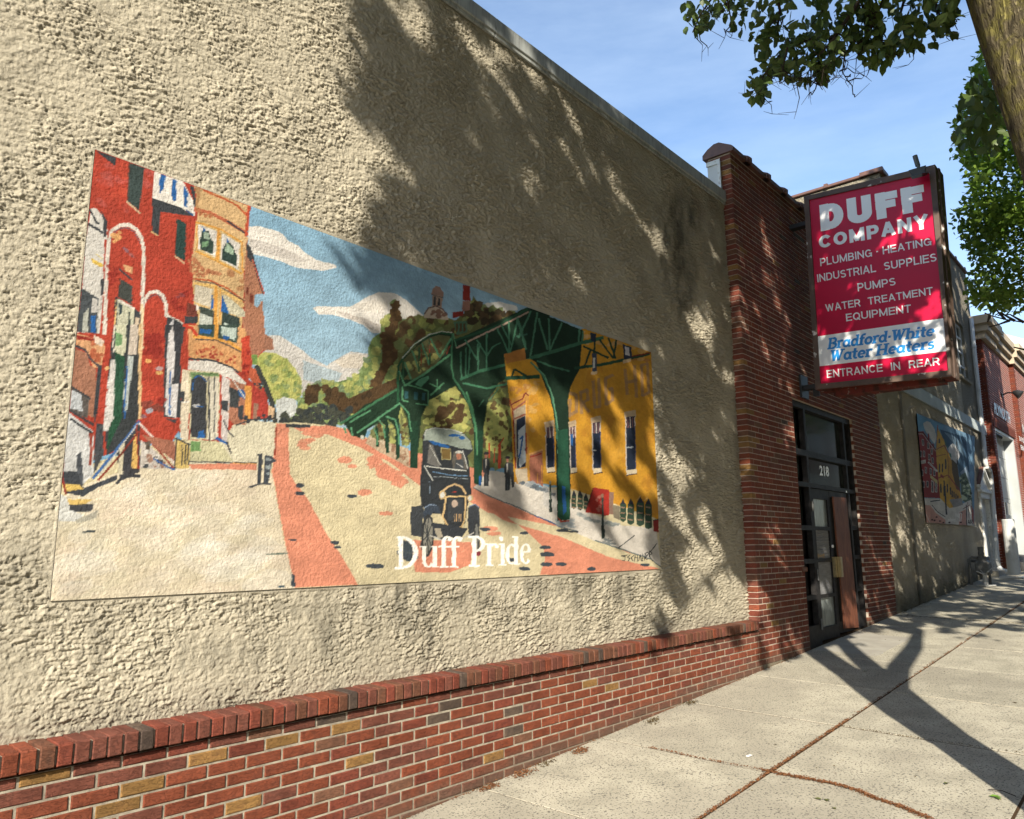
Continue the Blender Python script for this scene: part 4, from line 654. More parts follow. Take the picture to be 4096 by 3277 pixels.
# mural panel, painted in numpy and carried by its surface
cv=paint_mural()
def paint_panel(name,cv,corners,yf,cw,rh,m,label,cat,warp,nseed,dirt=0.):
    TL,TR,BRc,BL=corners;u=np.linspace(0,1,cw)**1.12;v=np.linspace(0,1,rh);U,V=np.meshgrid(u,v)
    X=(BL[0]*(1-U)+BRc[0]*U)*(1-V)+(TL[0]*(1-U)+TR[0]*U)*V;Z=(BL[2]*(1-U)+BRc[2]*U)*(1-V)+(TL[2]*(1-U)+TR[2]*U)*V
    px,py,_=project(np.stack([X,np.full_like(X,yf),Z],-1))
    px=px+(fnoise(rh,cw,5,3,nseed)-.5)*warp*2;py=py+(fnoise(rh,cw,5,3,nseed+1)-.5)*warp*2
    cx=np.clip((px-cv.x0)*cv.k-.5,1,cv.w-3);cy=np.clip((py-cv.y0)*cv.k-.5,1,cv.h-3);xi=cx.astype(int);yi=cy.astype(int);fx=(cx-xi)[...,None];fy=(cy-yi)[...,None];A=cv.a
    c=(A[yi,xi]*(1-fx)+A[yi,xi+1]*fx)*(1-fy)+(A[yi+1,xi]*(1-fx)+A[yi+1,xi+1]*fx)*fy
    k=(.90+.20*fnoise(rh,cw,14,4,nseed+2))*(.94+.12*fnoise(rh,cw,3,3,nseed+5))*(.93+.14*fnoise(rh,cw,50,3,nseed+3,.4));c=c*k[...,None];c=c*.86+c.mean(-1,keepdims=True)*.14;c=srgb(np.clip(c,0,255)/255.)*PAINTK
    X_=X;Yv=yf-(fnoise(rh,cw,6,4,nseed+4)-.5)*.0025
    root=empty(name,(float(X.mean()),yf,float(Z.mean())),label,cat)
    grid_mesh('painted_face',X,Yv,Z,m,root,c)
    fr=MB();e=.008
    for (p,q) in ((TL,TR),(TR,BRc),(BRc,BL),(BL,TL)):
        fr.face([(p[0],yf,p[2]),(q[0],yf,q[2]),(q[0],yf+.02,q[2]),(p[0],yf+.02,p[2])])
    fr.build('panel_edge',M_joint,root);return root
paint_panel('mural',cv,MC,YS-.003,640,400,M_paint,'big street mural with red houses, green viaduct, old car and the words Duff Pride','mural',2.2,30)
# ================================================================== BRICKS
def brick_mesh(w,h,d,mi,name,mats):
    e=.005;mb=MB();y0=-d;v=[(0,0,0),(w,0,0),(w,0,h),(0,0,h),(0,y0+e,0),(w,y0+e,0),(w,y0+e,h),(0,y0+e,h),(e,y0,e),(w-e,y0,e),(w-e,y0,h-e),(e,y0,h-e)]
    f=[(8,9,10,11)]+[(4+k,4+(k+1)%4,8+(k+1)%4,8+k) for k in range(4)]+[(k,(k+1)%4,4+(k+1)%4,4+k) for k in range(4)]
    return v,f
def tonepick(kind=0):
    r=random.random()
    return 0 if r<.46 else 1 if r<.64 else 2
meshcache={}
def brick_obj(x,z,w,h,d,y,tone,parent,name='brick'):
    key=(round(w,2),round(h,3),round(d,2),tone,name)
    if key not in meshcache:
        v,f=brick_mesh(w,h,d,tone,name,None);me=bpy.data.meshes.new(name);me.from_pydata(v,[],f);me.materials.append(BM[tone]);meshcache[key]=me
    o=bpy.data.objects.new(name,meshcache[key]);o.location=(x,y+d,z);o.rotation_euler=(random.uniform(-.006,.006),random.uniform(-.004,.004),random.uniform(-.006,.006));return link(o,parent)
def courses(x0,x1,k0,k1,zb,skip,phase=0):
    out=[]
    for k in range(k0,k1):
        z0=zb+k*CH+.005;z1=zb+(k+1)*CH-.005;off=(k%2)*BW/2+phase;n0=int((x0-off)/BW)-2
        for i in range(n0,n0+int((x1-x0)/BW)+5):
            a=off+i*BW+.0055;b=off+(i+1)*BW-.0055;segs=[(max(a,x0),min(b,x1))]
            for (sx0,sx1,sz0,sz1) in skip:
                if z1>sz0 and z0<sz1:
                    n=[]
                    for (p,q) in segs:
                        if q<=sx0 or p>=sx1:n.append((p,q))
                        else:
                            if p<sx0:n.append((p,sx0-.004))
                            if q>sx1:n.append((sx1+.004,q))
                    segs=n
            for p,q in segs:
                if q-p>.03 and z1>G((p+q)/2,YB)-.02: out.append((p,q,z0,z1))
    return out
low=empty('low_brick_wall',(4.5,YB,-1.4),'low red brick wall with a rowlock brick ledge under the mural','wall')
mb=MB();mb.hexa([(-6,YB+.0045,-2.2),(8.508,YB+.0045,-2.0),(8.508,YS+.2,-2.0),(-6,YS+.2,-2.2),(-6,YB+.0045,LZ-.016),(8.508,YB+.0045,LZ-.016),(8.508,YS+.2,LZ-.016),(-6,YS+.2,LZ-.016)])
mb.box((-6,YB+.06,LZ-.016),(8.44,YS+.1,LZ+.006))
mb.box((-6,YB-.018,LZ+.006),(8.44,YS+.1,LZ+.080));mb.build('mortar_core',M_core,low)
lb=[(b[0],b[1],b[2],b[3]-(.012 if b[3]>LZ-.02 else 0)) for b in courses(.2,8.54,-14,0,LZ,[],phase=.085)]
def sz(b): 
    c=np.array([(b[0]+b[1])/2,YB,(b[2]+b[3])/2]);return np.linalg.norm(c)
lb.sort(key=sz)
def visible(p,m=60):
    x,y,z=project(np.array(p,float));return z>.1 and -m<x<PW+m and -m<y<PH+m
nvis=[b for b in lb if visible(((b[0]+b[1])/2,YB,(b[2]+b[3])/2),200)]
specials={}
for q,t in (((380,3240),3),((250,3110),3),((600,3160),3),((780,3050),3),((1130,2960),3),((1290,2890),4),((1440,2890),3),((1480,3030),3),((1560,3150),6),((1810,2840),4),((2050,2830),4),((2380,2720),3),((2450,2745),3),((2090,2910),6),((2100,2970),6),((2030,2940),4),((1790,2870),4),((1260,3180),6)):
    P=onY(q,YB);bb=min(lb,key=lambda b:abs((b[0]+b[1])/2-P[0])+3*abs((b[2]+b[3])/2-P[2]));specials[bb]=t
def lowtone(b):
    if b in specials: return specials[b]
    if b[3]>LZ-.1 and random.random()<.7: return 2
    r=random.random();return 0 if r<.60 else 1 if r<.78 else 2 if r<.96 else 6 if r<.985 else 3 if r<.990 else 2
for b in nvis[:300]: brick_obj(b[0],b[2],b[1]-b[0],b[3]-b[2],.06,YB-random.uniform(-.0015,.002),lowtone(b),low)
rest=MB()
for b in [b for b in lb if b not in set(nvis[:300])]:
    v,f=brick_mesh(b[1]-b[0],b[3]-b[2],.06,0,'',None);rest.add([(x+b[0],y+YB+.06,z+b[2]) for x,y,z in v],f,lowtone(b))
if rest.f: tag(rest.build('bricks',BM,low),kind='stuff')
# rowlock ledge bricks
i=0;x=8.44
LW=.0688
while x>.3:
    w_=LW-.010;x-=LW;r=random.random();tn=0 if r<.10 else 2 if r<.40 else 1 if r<.52 else 4 if r<.57 else 5
    key=('ledge',tn)
    if key not in meshcache:
        e=.004;me_=MB();hh=.090;y0=YB-.030-YS;y1=.03;dz=.006
        v=[(0,y1,0),(w_,y1,0),(w_,y1,hh+dz),(0,y1,hh+dz),(0,y0+e,0),(w_,y0+e,0),(w_,y0+e,hh-e),(0,y0+e,hh-e),(e,y0,e),(w_-e,y0,e),(w_-e,y0,hh-2*e),(e,y0,hh-2*e),(e,y0+2*e,hh),(w_-e,y0+2*e,hh),(w_-e,y1,hh+dz),(e,y1,hh+dz)]
        f=[(8,9,10,11),(4,5,9,8),(5,6,10,9),(7,4,8,11),(11,10,13,12),(6,13,10),(7,11,12),(12,13,14,15),(6,2,14,13),(7,12,15,3),(0,4,7,3),(1,2,6,5),(0,1,5,4),(0,3,2,1)]
        me=bpy.data.meshes.new('ledge_brick');me.from_pydata(v,[],f);me.materials.append(BM[tn]);meshcache[key]=me
    o=bpy.data.objects.new('ledge_brick',meshcache[key]);o.location=(x+random.uniform(-.0015,.0015),YS+random.uniform(-.003,.002),LZ+random.uniform(-.002,.001));o.rotation_euler=(0,random.uniform(-.02,.02),random.uniform(-.02,.02));link(o,low);i+=1
# ================================================================== BRICK ENTRANCE FACADE
FX0,FX1=8.512,13.80;DX0,DX1,DZ=9.964,12.338,1.945;TOP=4.86
fac=empty('brick_entrance_building',(11.2,YB,-1.2),'tall narrow red brick front with brown tile coping around the black double doors','building')
mb=MB();g0=-1.9
for a,b,c,d in ((FX0+.006,DX0-.006,g0,TOP),(DX1+.006,FX1-.006,g0,TOP),(DX0-.007,DX1+.007,DZ+.006,TOP)): mb.box((a,YB+.0045,c),(b,YB+.30,d))
mb.box((FX0+.3,YB+.3,-1.9),(FX1-.01,9,TOP-.4));mb.build('mortar_core',M_core2,fac)
fb=courses(FX0,FX1,-6,87,LZ,[(DX0,DX1,-3,DZ)],phase=FX0-.10+.005-8*BW*5)
fb.sort(key=sz)
def ftone(b):
    r=random.random();return 0 if r<.50 else 1 if r<.74 else 2 if r<.93 else 6 if r<.975 else 3 if r<.993 else 4
f_=MB();cnt=0
for b in fb:
    
    if b[0]<FX0+.03: b=(FX0,)+tuple(b[1:])
    d=.13 if b[0]<FX0+.01 else .06;y=YB-random.uniform(-.001,.002);t=ftone(b) if b[0]>FX0+.01 else random.choice([0,1,1,2,2,6,3])
    if cnt<300 and visible(((b[0]+b[1])/2,YB,(b[2]+b[3])/2),0): brick_obj(b[0],b[2],b[1]-b[0],b[3]-b[2],d,y,t,fac);cnt+=1
    else:
        v,f=brick_mesh(b[1]-b[0],b[3]-b[2],d,0,'',None);f_.add([(p+b[0],q+y+d,r+b[2]) for p,q,r in v],f,t)
for k in range(79,87):      # end face of the parapet above the stucco roof edge
    z0=LZ+k*CH+.005
    if z0<4.37: continue
    f_.box((FX0-.002,YB+.135,z0),(FX0+.02,YB+.29,z0+CH-.01),ftone((0,0,0,0)))
tag(f_.build('bricks',BM,fac),kind='stuff')
brick_obj(DX0-.10,-.295,.165,.058,.07,YB-.012,6,fac,'loose_brick')
# coping tiles: saddle profile with rolled joints
prof=[(-.05,0),(-.055,.05),(-.03,.075),(.06,.125),(.13,.165),(.20,.165),(.29,.12),(.36,.06),(.36,0)]
cx_=[FX0-.03,8.937,9.541,10.122,10.743,11.35,11.96,12.57,13.18,FX1+.02]
for a,b in zip(cx_[:-1],cx_[1:]):
    c=MB();P0=[(a,YB+y,TOP+z) for y,z in prof];P1=[(b-.004,YB+y,TOP+z) for y,z in prof];n=len(prof);c.add(P0+P1,[tuple(range(n))[::-1],tuple(range(n,2*n))]+[(i,(i+1)%n,n+(i+1)%n,n+i) for i in range(n)])
    for s in (-.045,0,.045):
        if a<FX0: continue
        k=1.18 if s==0 else 1.09;P0=[(a+s-.022,YB+.15+(y-.15)*k,TOP+.0+z*k) for y,z in prof];P1=[(a+s+.022,YB+.15+(y-.15)*k,TOP+z*k) for y,z in prof];c.add(P0+P1,[tuple(range(n))[::-1],tuple(range(n,2*n))]+[(i,(i+1)%n,n+(i+1)%n,n+i) for i in range(n)])
    c.build('coping_tile',M_tile,fac,org=(a,YB,TOP))
mb=MB();mb.box((FX0-.03,YB+.13,4.36),(FX0-.004,YB+.30,4.78));mb.build('end_panel',M_white,fac)
mb=MB();mb.box((FX0-.045,YB+.125,4.36),(FX0-.031,YB+.16,4.80));mb.box((FX0-.045,YB+.16,4.74),(FX0-.031,YB+.31,4.80));mb.build('panel_trim',M_wpanel,fac)
# ================================================================== ENTRANCE DOORS (parts of the brick front)
GZ=lambda x:G(x,YB)
yf0,yf1=3.785,3.86
fr=MB();zb=GZ(DX1)-.06
def V(a,b,z0,z1,y0=yf0,y1=yf1): fr.box((a,y0,z0),(b,y1,z1))
V(DX0,DX0+.05,zb-.1,1.945);V(DX1-.045,DX1,zb,1.945);V(DX0+.05,DX1-.045,1.865,1.945)
V(10.415,10.475,zb-.1,1.865);V(12.0,12.06,zb,1.865)
V(DX0+.05,10.415,1.215,1.295);V(10.475,12.0,1.215,1.295);V(12.06,DX1-.045,1.215,1.295)
V(10.475,12.0,.80,.86);V(DX0+.05,10.415,.80,.86);V(12.06,DX1-.045,.80,.86)
for z in (.26,-.17,-.63):
    V(DX0+.05,10.415,z-.03,z+.03);V(12.06,DX1-.045,z-.03+.03,z+.06)
V(DX0+.05,10.415,-1.04-.3,-.98);V(12.06,DX1-.045,-1.2,-.93)
fr.build('door_frame',M_frame,fac)
bk=MB();bk.box((DX0+.002,3.99,-1.6),(DX1-.002,4.02,1.945));bk.build('recess_back',M_dark,fac)
def pane(x0,x1,z0,z1,y,m,name='glass_pane',parent=fac): return MB().box((x0,y,z0),(x1,y+.006,z1)).build(name,m,parent,org=(x0,y,z0))
pane(10.475,12.0,1.295,1.865,3.845,M_glass,'transom_glass');pane(10.475,12.0,.86,1.215,3.84,M_glass,'number_glass')
for x0,x1,y in ((DX0+.05,10.415,3.87),(12.06,DX1-.045,3.85)):
    zz=[1.865,1.255,.83,.26,-.17,-.63,-1.1]
    for a,b in zip(zz[:-1],zz[1:]): pane(x0,x1,b+.03,a-.03,y+.02,M_glass if a>.5 else M_frame,'sidelight_panel')
def door(x0,x1,panes,wood):
    d=empty('door',(x0,3.80,-1.1));d.parent=fac;d.location=Vector((x0,3.80,-1.1))-fac.location
    m=MB();zt=.795;b0=GZ((x0+x1)/2)+.015
    if not wood:
        m.box((x0,3.80,b0),(x0+.10,3.845,zt));m.box((x1-.075,3.80,b0),(x1,3.845,zt))
        for a,b in ((.66,zt),(.235,.285),(-.19,-.145),(-.655,-.61),(b0,-1.03)): m.box((x0+.10,3.80,a),(x1-.075,3.845,b))
        m.build('door_stiles',M_frame,d)
        for k,(a,b,mt) in enumerate(((.285,.66,M_glassm),(-.145,.235,M_paper),(-.61,-.19,M_paper),(-1.03,-.655,M_glassm))): pane(x0+.10,x1-.075,a,b,3.825,mt,'glass_pane',d)
        f=MB()
        for k in range(7):
            z=.20-k*.055+random.uniform(-.01,.01);f.tube([(x0+.11,3.822,z),(x0+.25,3.815,z-.012),(x0+.40,3.82,z+.006),(x1-.09,3.822,z-.01)],.006,5)
        f.build('paper_fold',M_paper,d);MB().box((x0+.14,3.815,-.135),(x0+.40,3.822,-.075)).build('paper_label',mat('kraft_label',(.30,.22,.13,1),.8),d)
    else:
        m.box((x0,3.80,b0),(x1,3.845,zt));m.build('door_leaf',M_frame,d)
        q=MB();q.hexa([(x0+.15,3.775,-1.10),(x1-.06,3.775,-1.13),(x1-.06,3.798,-1.13),(x0+.15,3.798,-1.10),(x0+.10,3.775,.715),(x1-.13,3.775,.72),(x1-.13,3.798,.72),(x0+.10,3.798,.715)]);q.build('plywood_sheet',M_wood,d)
        MB().box((x0+.035,3.79,-1.0),(x0+.09,3.80,.70)).build('door_gap',M_joint,d)
    return d
dl=door(10.485,11.195,1,False);dr=door(11.205,11.99,1,True)
hd=MB();hd.box((11.13,3.755,-.40),(11.165,3.80,-.125));hd.box((11.19,3.72,-.40),(11.205,3.80,-.125));hd.box((11.21,3.715,-.40),(11.285,3.735,-.125));hd.box((11.21,3.735,-.39),(11.225,3.80,-.135));hd.build('door_handle',M_brass,dr)
MB().tube([(11.17,3.80,.02),(11.17,3.785,.02)],.022,12).build('lock_cylinder',M_let,dl)
hg=MB()
for z in (.55,-.35,-.98): hg.tube([(10.478,3.775,z-.07),(10.478,3.775,z+.07)],.012,8)
hg.build('hinge',M_gray,dl);MB().box((11.90,3.79,.80),(11.94,3.783,.83)).build('door_contact',M_let,fac)
# ------------------------------------------------------------------ text
def text_pts(s,offset=0.,shear=0.,space=1.,sx=1.):
    cu=bpy.data.curves.new('lettering','FONT');cu.body=s;cu.size=1;cu.offset=offset;cu.shear=shear;cu.space_character=space;cu.resolution_u=4
    o=bpy.data.objects.new('lettering',cu);COL.objects.link(o);dg=bpy.context.evaluated_depsgraph_get();me=bpy.data.meshes.new_from_object(o.evaluated_get(dg))
    v=np.array([tuple(p.co) for p in me.vertices]);f=[tuple(p.vertices) for p in me.polygons];COL.objects.unlink(o);bpy.data.objects.remove(o);return v,f
_H={}
def capy(off):
    if off not in _H: v,_=text_pts('H',off);_H[off]=(v[:,1].min(),v[:,1].max())
    return _H[off]
def place_text(name,s,bl,br,tl,tr,m,parent,nrm,offset=0.,depth=.004,space=1.,shear=0):
    v,f=text_pts(s,offset,shear,space);y0,y1=capy(offset);u=(v[:,0]-v[:,0].min())/(v[:,0].max()-v[:,0].min());t=(v[:,1]-y0)/(y1-y0)
    bl,br,tl,tr=map(np.array,(bl,br,tl,tr));P=(bl*(1-u[:,None])+br*u[:,None]);Q=(tl*(1-u[:,None])+tr*u[:,None]);R=P+(Q-P)*t[:,None]+np.array(nrm)*depth
    return MB().add([tuple(p) for p in R],f).build(name,m,parent,org=tuple(R.mean(0)))
q=[onY((3100+a/1.96,1550+b/1.96),3.838) for a,b in ((350,690),(425,700),(346,612),(418,622))]
place_text('house_number','218',q[0],q[1],q[2],q[3],M_let,fac,(0,-1,0),.035,.002)
# ================================================================== PROJECTING SIGN
XS=10.2
def A_(a,b): return (2700+a/1.5444,550+b/1.5444)
def onS(a,b,x=XS): return onX(A_(a,b),x)
sgn=empty('projecting_sign',(XS+.17,3.5,3.4),'large red and white plumbing company sign in a peeling brown frame over the doors','sign')
Qo=[onS(*p) for p in ((800,370),(1610,172),(1705,1441),(870,1560))];Qi=[onS(*p) for p in ((832,389),(1574,222),(1692,1440),(902,1525))]
Qi[2]=onS(1692,1408) if False else onS(1695,1440);Qi[2]=Qi[2]*.0+onX(A_(1692,1440),XS)
# keep a real frame width along the foot of the sign
Qo[2]=onS(1712,1476);Qo[3]=onS(872,1560)
D=.36;ex=np.array([1,0,0.])
cab=MB();b=[p+ex*.0 for p in Qo];k=[p+ex*D for p in Qo]
for i in range(4):
    j=(i+1)%4
    if i==2: continue
    cab.face([b[i],k[i],k[j],b[j]][::-1])
cab.face([k[0],k[3],k[2],k[1]]);cab.build('cabinet',M_brown,sgn)
un=MB();un.face([b[2],k[2],k[3],b[3]][::-1]);l0,l1=b[3]+(b[2]-b[3])*.12+ex*.10,b[3]+(b[2]-b[3])*.93+ex*.10
un.box((XS+.08,min(l0[1],l1[1]),b[2][2]-.035),(XS+D-.04,max(l0[1],l1[1]),b[3][2]+.01));un.build('underside',M_rust,sgn)
for i,nm in enumerate(('frame_top','frame_side','frame_bottom','frame_side')):
    j=(i+1)%4;o0,o1,i0,i1=Qo[i],Qo[j],Qi[i],Qi[j];f=MB();e=ex*.03
    f.hexa([o0-e,o1-e,i1-e,i0-e,o0-ex*.001,o1-ex*.001,i1-ex*.001,i0-ex*.001][::1]);f.build('frame_rail',M_brown,sgn)
# returns: second rail and cover strip on the street side
rs=MB();p0,p1=Qo[1],Qo[2];
for (xa,xb,pr) in ((.10,.17,.018),(.20,.35,.010)):
    rs.hexa([p1+ex*xa,p1+ex*xb,p0+ex*xb,p0+ex*xa]+[q_+np.array([0,-pr,0]) for q_ in (p1+ex*xa,p1+ex*xb,p0+ex*xb,p0+ex*xa)])
rs.build('side_rail',M_brown,sgn)
MB().face([p-ex*.006 for p in (Qi[0],Qi[3],Qi[2],Qi[1])]).build('sign_face',M_red,sgn)
wb=[onS(*p) for p in ((884,1230),(1668,1117),(1685,1320),(893,1415))]
MB().face([p-ex*.009 for p in (wb[0],wb[3],wb[2],wb[1])]).build('white_band',M_let,sgn)
# slab-serif water heater lines drawn stroke by stroke
def arc(cx,cy,rx,ry,a0,a1,n=9): return [(cx+rx*math.cos(math.radians(a0+(a1-a0)*i/n)),cy+ry*math.sin(math.radians(a0+(a1-a0)*i/n))) for i in range(n+1)]
def sf(x,y,w=.2): return ([(x-w,y),(x+w,y)],.09)
SLAB={'B':(.78,[([(.16,0),(.16,1)],.17),([(.0,.05),(.4,.05)],.1),([(0,.95),(.4,.95)],.1),([(.16,.52),(.42,.52)],.1),(arc(.42,.74,.22,.21,-90,90),.15),(arc(.44,.27,.26,.22,-90,90),.16)]),
'r':(.5,[([(.16,0),(.16,.68)],.17),([(0,.05),(.34,.05)],.1),([(0,.63),(.16,.63)],.1),(arc(.36,.46,.18,.18,150,50),.15)]),
'a':(.68,[(arc(.30,.34,.22,.28,0,360,14),.15),([(.52,.66),(.52,.05)],.16),([(.52,.05),(.68,.05)],.1)]),
'd':(.70,[(arc(.30,.34,.22,.28,0,360,14),.15),([(.53,1),(.53,.05)],.16),([(.53,.05),(.68,.05)],.1),([(.38,.95),(.53,.95)],.1)]),
'f':(.46,[([(.18,0),(.18,.78)],.17),(arc(.36,.78,.18,.17,180,60),.14),([(0,.05),(.36,.05)],.1),([(0,.62),(.40,.62)],.11)]),
'o':(.64,[(arc(.31,.34,.24,.28,0,360,14),.16)]),'·':(.3,[([(.06,.42),(.22,.42)],.16)]),
'W':(1.12,[([(.16,.97),(.34,.04)],.17),([(.34,.04),(.56,.9)],.12),([(.52,.97),(.72,.04)],.17),([(.72,.04),(.98,.97)],.12),([(0,.95),(.36,.95)],.1),([(.82,.95),(1.14,.95)],.1)]),
'h':(.74,[([(.15,0),(.15,1)],.17),([(0,.05),(.3,.05)],.1),([(0,.95),(.15,.95)],.1),(arc(.37,.42,.21,.21,170,0),.14),([(.58,.42),(.58,0)],.16),([(.44,.05),(.74,.05)],.1)]),
'i':(.36,[([(.17,0),(.17,.66)],.17),([(0,.05),(.34,.05)],.1),([(0,.63),(.17,.63)],.1),([(.09,.9),(.25,.9)],.15)]),
't':(.46,[([(.2,.92),(.2,.18)],.17),(arc(.34,.2,.14,.15,180,300),.13),([(0,.62),(.42,.62)],.11)]),
'e':(.62,[(arc(.31,.34,.23,.28,0,310,14),.15),([(.1,.34),(.53,.34)],.1)]),
'H':(.94,[([(.17,0),(.17,1)],.17),([(.72,0),(.72,1)],.17),([(.17,.5),(.72,.5)],.12),([(0,.05),(.36,.05)],.1),([(0,.95),(.36,.95)],.1),([(.54,.05),(.92,.05)],.1),([(.54,.95),(.92,.95)],.1)]),
's':(.54,[(arc(.27,.48,.17,.14,40,250,8)+arc(.27,.19,.18,.15,90,-150,8),.13)]),' ':(.34,[])}
def slab_text(s,bl,br,tl,tr,m,parent,x0,GL=None,sh=.18):
    GL=GL or SLAB;tot=sum(GL[c][0] for c in s)-(0 if sh else .12);bl,br,tl,tr=map(np.array,(bl,br,tl,tr));px=0;mb=MB();lay=0
    for c in s+' ':
        wd,st=GL[c]
        if c==' ' and mb.f: mb.build('lettering',m,parent,org=mb.v[0]);mb=MB()
        for pts,th in st:
            p=np.array(pts)
            for a,b_ in zip(p[:-1],p[1:]):
                d=b_-a;l=np.hypot(*d)+1e-9;n=np.array([-d[1],d[0]])/l*th/2;n=n*(1.32 if sh else 1);e_=d/l*(.02 if len(pts)<4 else th*.16);lay+=1;fc=[]
                for w_ in (a-e_+n,a-e_-n,b_+e_-n,b_+e_+n):
                    yy=w_[1];xx=(px+w_[0]+sh*(yy-.3))/tot;P=bl*(1-xx)+br*xx;Q=tl*(1-xx)+tr*xx;R=P+(Q-P)*yy;fc.append(R-ex*(x0+.00004*(lay%37)))
                mb.face(fc)
        px+=wd
def sans(w):
    h=w/2;H=1-h;c=.13
    def g(W,*st): return (W+c,[(q,w) for q in st])
    ar=arc
    return {'D':g(.76,[(h,0),(h,1)],[(h,H),(.36,H)]+ar(.36,.5,.40-h,.5-h,90,-90,12)+[(h,h)]),
    'U':g(.76,[(h,1),(h,.36)]+ar(.38,.36,.38-h,.36-h,180,360,12)+[(.76-h,1)]),
    'F':g(.64,[(h,0),(h,1)],[(0.01,H),(.64,H)],[(.01,.52),(.57,.52)]),'E':g(.66,[(h,0),(h,1)],[(0.01,H),(.66,H)],[(.01,.52),(.61,.52)],[(.01,h),(.66,h)]),
    'C':g(.78,ar(.40,.5,.40-h,.5-h,42,318,18)),'G':g(.80,ar(.40,.5,.40-h,.5-h,42,322,18),[(.80-h,0.02),(.80-h,.5)],[(.46,.46),(.80,.46)]),
    'O':g(.82,ar(.41,.5,.41-h,.5-h,0,360,22)),'Q':g(.82,ar(.41,.5,.41-h,.5-h,0,360,22),[(.48,.26),(.80,-.03)]),
    'M':g(.90,[(h,0),(h,1)],[(.90-h,0),(.90-h,1)],[(h,.97),(.45,.08)],[(.90-h,.97),(.45,.08)]),'N':g(.76,[(h,0),(h,1)],[(.76-h,0),(.76-h,1)],[(h,.94),(.76-h,.06)]),
    'P':g(.70,[(h,0),(h,1)],[(h,H),(.42,H)]+ar(.42,(H+.42)/2,.28-h,(H-.42)/2,90,-90,8)+[(h,.42)]),
    'R':g(.74,[(h,0),(h,1)],[(h,H),(.42,H)]+ar(.42,(H+.46)/2,.30-h,(H-.46)/2,90,-90,8)+[(h,.46)],[(.44,.44),(.74-h*.9,.0)]),
    'B':g(.72,[(h,0),(h,1)],[(h,H),(.38,H)]+ar(.38,(H+.53)/2,.29-h,(H-.53)/2,90,-90,8)+[(h,.53)],[(h,.50),(.40,.50)]+ar(.40,(h+.50)/2,.32-h,(.50-h)/2,90,-90,8)+[(h,h)]),
    'A':g(.80,[(h*.9,0),(.40,.99)],[(.80-h*.9,0),(.40,.99)],[(.18,.30),(.62,.30)]),'Y':g(.76,[(h*.8,1),(.38,.42)],[(.76-h*.8,1),(.38,.42)],[(.38,.45),(.38,0)]),
    'L':g(.60,[(h,0),(h,1)],[(.01,h),(.60,h)]),'I':g(w,[(h,0),(h,1)]),'H':g(.76,[(h,0),(h,1)],[(.76-h,0),(.76-h,1)],[(h,.52),(.76-h,.52)]),
    'T':g(.66,[(.33,0),(.33,1)],[(0,H),(.66,H)]),'W':g(1.06,[(h*.8,1),(.30,.02)],[(.30,.02),(.53,.96)],[(.53,.96),(.76,.02)],[(.76,.02),(1.06-h*.8,1)]),
    'S':g(.70,ar(.35,(H+.53)/2,.34-h,(H-.53)/2,35,270,10)+ar(.35,(h+.51)/2,.35-h,(.51-h)/2,90,-145,10)),'·':g(.16,[(0,.5),(.16,.5)]),' ':(.42,[])}
LN=[('DUFF',(903,579),(1549,446),(892,424),(1533,293),.30),('COMPANY',(893,688),(1570,560),(888,612),(1562,474),.235),
('PLUMBING · HEATING',(900,797),(1586,666),(896,750),(1582,621),.15),('INDUSTRIAL  SUPPLIES',(882,895),(1619,765),(878,849),(1615,716),.15),
('PUMPS',(1131,952),(1366,913),(1127,904),(1362,867),.15),('WATER  TREATMENT',(935,1078),(1595,970),(929,1034),(1591,925),.15),
('EQUIPMENT',(1060,1137),(1460,1080),(1056,1092),(1457,1033),.15),('ENTRANCE  IN  REAR',(941,1487),(1638,1405),(937,1440),(1634,1359),.15)]
for s_,bl,br,tl,tr,w_ in LN: slab_text(s_,onS(*bl),onS(*br),onS(*tl),onS(*tr),M_let,sgn,.009,sans(w_),0)
slab_text('Bradford·White',onS(948,1310),onS(1606,1225),onS(944,1243),onS(1602,1160),M_blue,sgn,.012)
slab_text('Water Heaters',onS(962,1386),onS(1608,1305),onS(956,1318),onS(1604,1238),M_blue,sgn,.012)
br_=MB();yb=Qo[3][1]
for z in (Qo[3][2]+.05,Qo[0][2]-.35): br_.box((XS+.12,yb-.02,z),(XS+.24,YB-.002,z+.06))
br_.build('wall_bracket',M_blackm,sgn);br_=MB();br_.box((XS+.05,YB-.03,Qo[3][2]-.06),(XS+.30,YB-.002,Qo[3][2]+.25));br_.box((XS+.16,yb+.02,Qo[3][2]-.05),(XS+.20,yb+.10,Qo[3][2]+.12));br_.build('wall_bracket',M_blackm,sgn)
# floodlight clamped on the top edge
c0=onX((3500+440/2.45,550+300/2.45),XS-.12)
fl=empty('floodlight',tuple(c0),'small black floodlight clamped on the top edge of the red sign','floodlight')
m=MB();h0=onX((3500+435/2.45,550+345/2.45),XS-.16)
m.hexa([tuple(h0+np.array(v)) for v in ((-.08,-.07,-.05),(-.08,.07,-.05),(.07,.05,-.03),(.07,-.05,-.03),(-.09,-.10,.03),(-.09,.10,.03),(.07,.06,.05),(.07,-.06,.05))]);m.build('lamp_housing',M_blackm,fl)
m=MB();m.box(tuple(h0+np.array((-.09,-.085,-.052))),tuple(h0+np.array((.0,.085,-.060))));m.build('lamp_lens',M_glass,fl)
m=MB();m.tube([tuple(h0+np.array(v)) for v in ((.03,0,.05),(.05,.02,.12),(.10,.02,.14),(.14,.03,.10))],.018,8);m.tube([tuple(h0+np.array(v)) for v in ((.06,.02,.12),(.05,.04,.26))],.030,10);m.build('knuckle_mount',M_gray,fl)
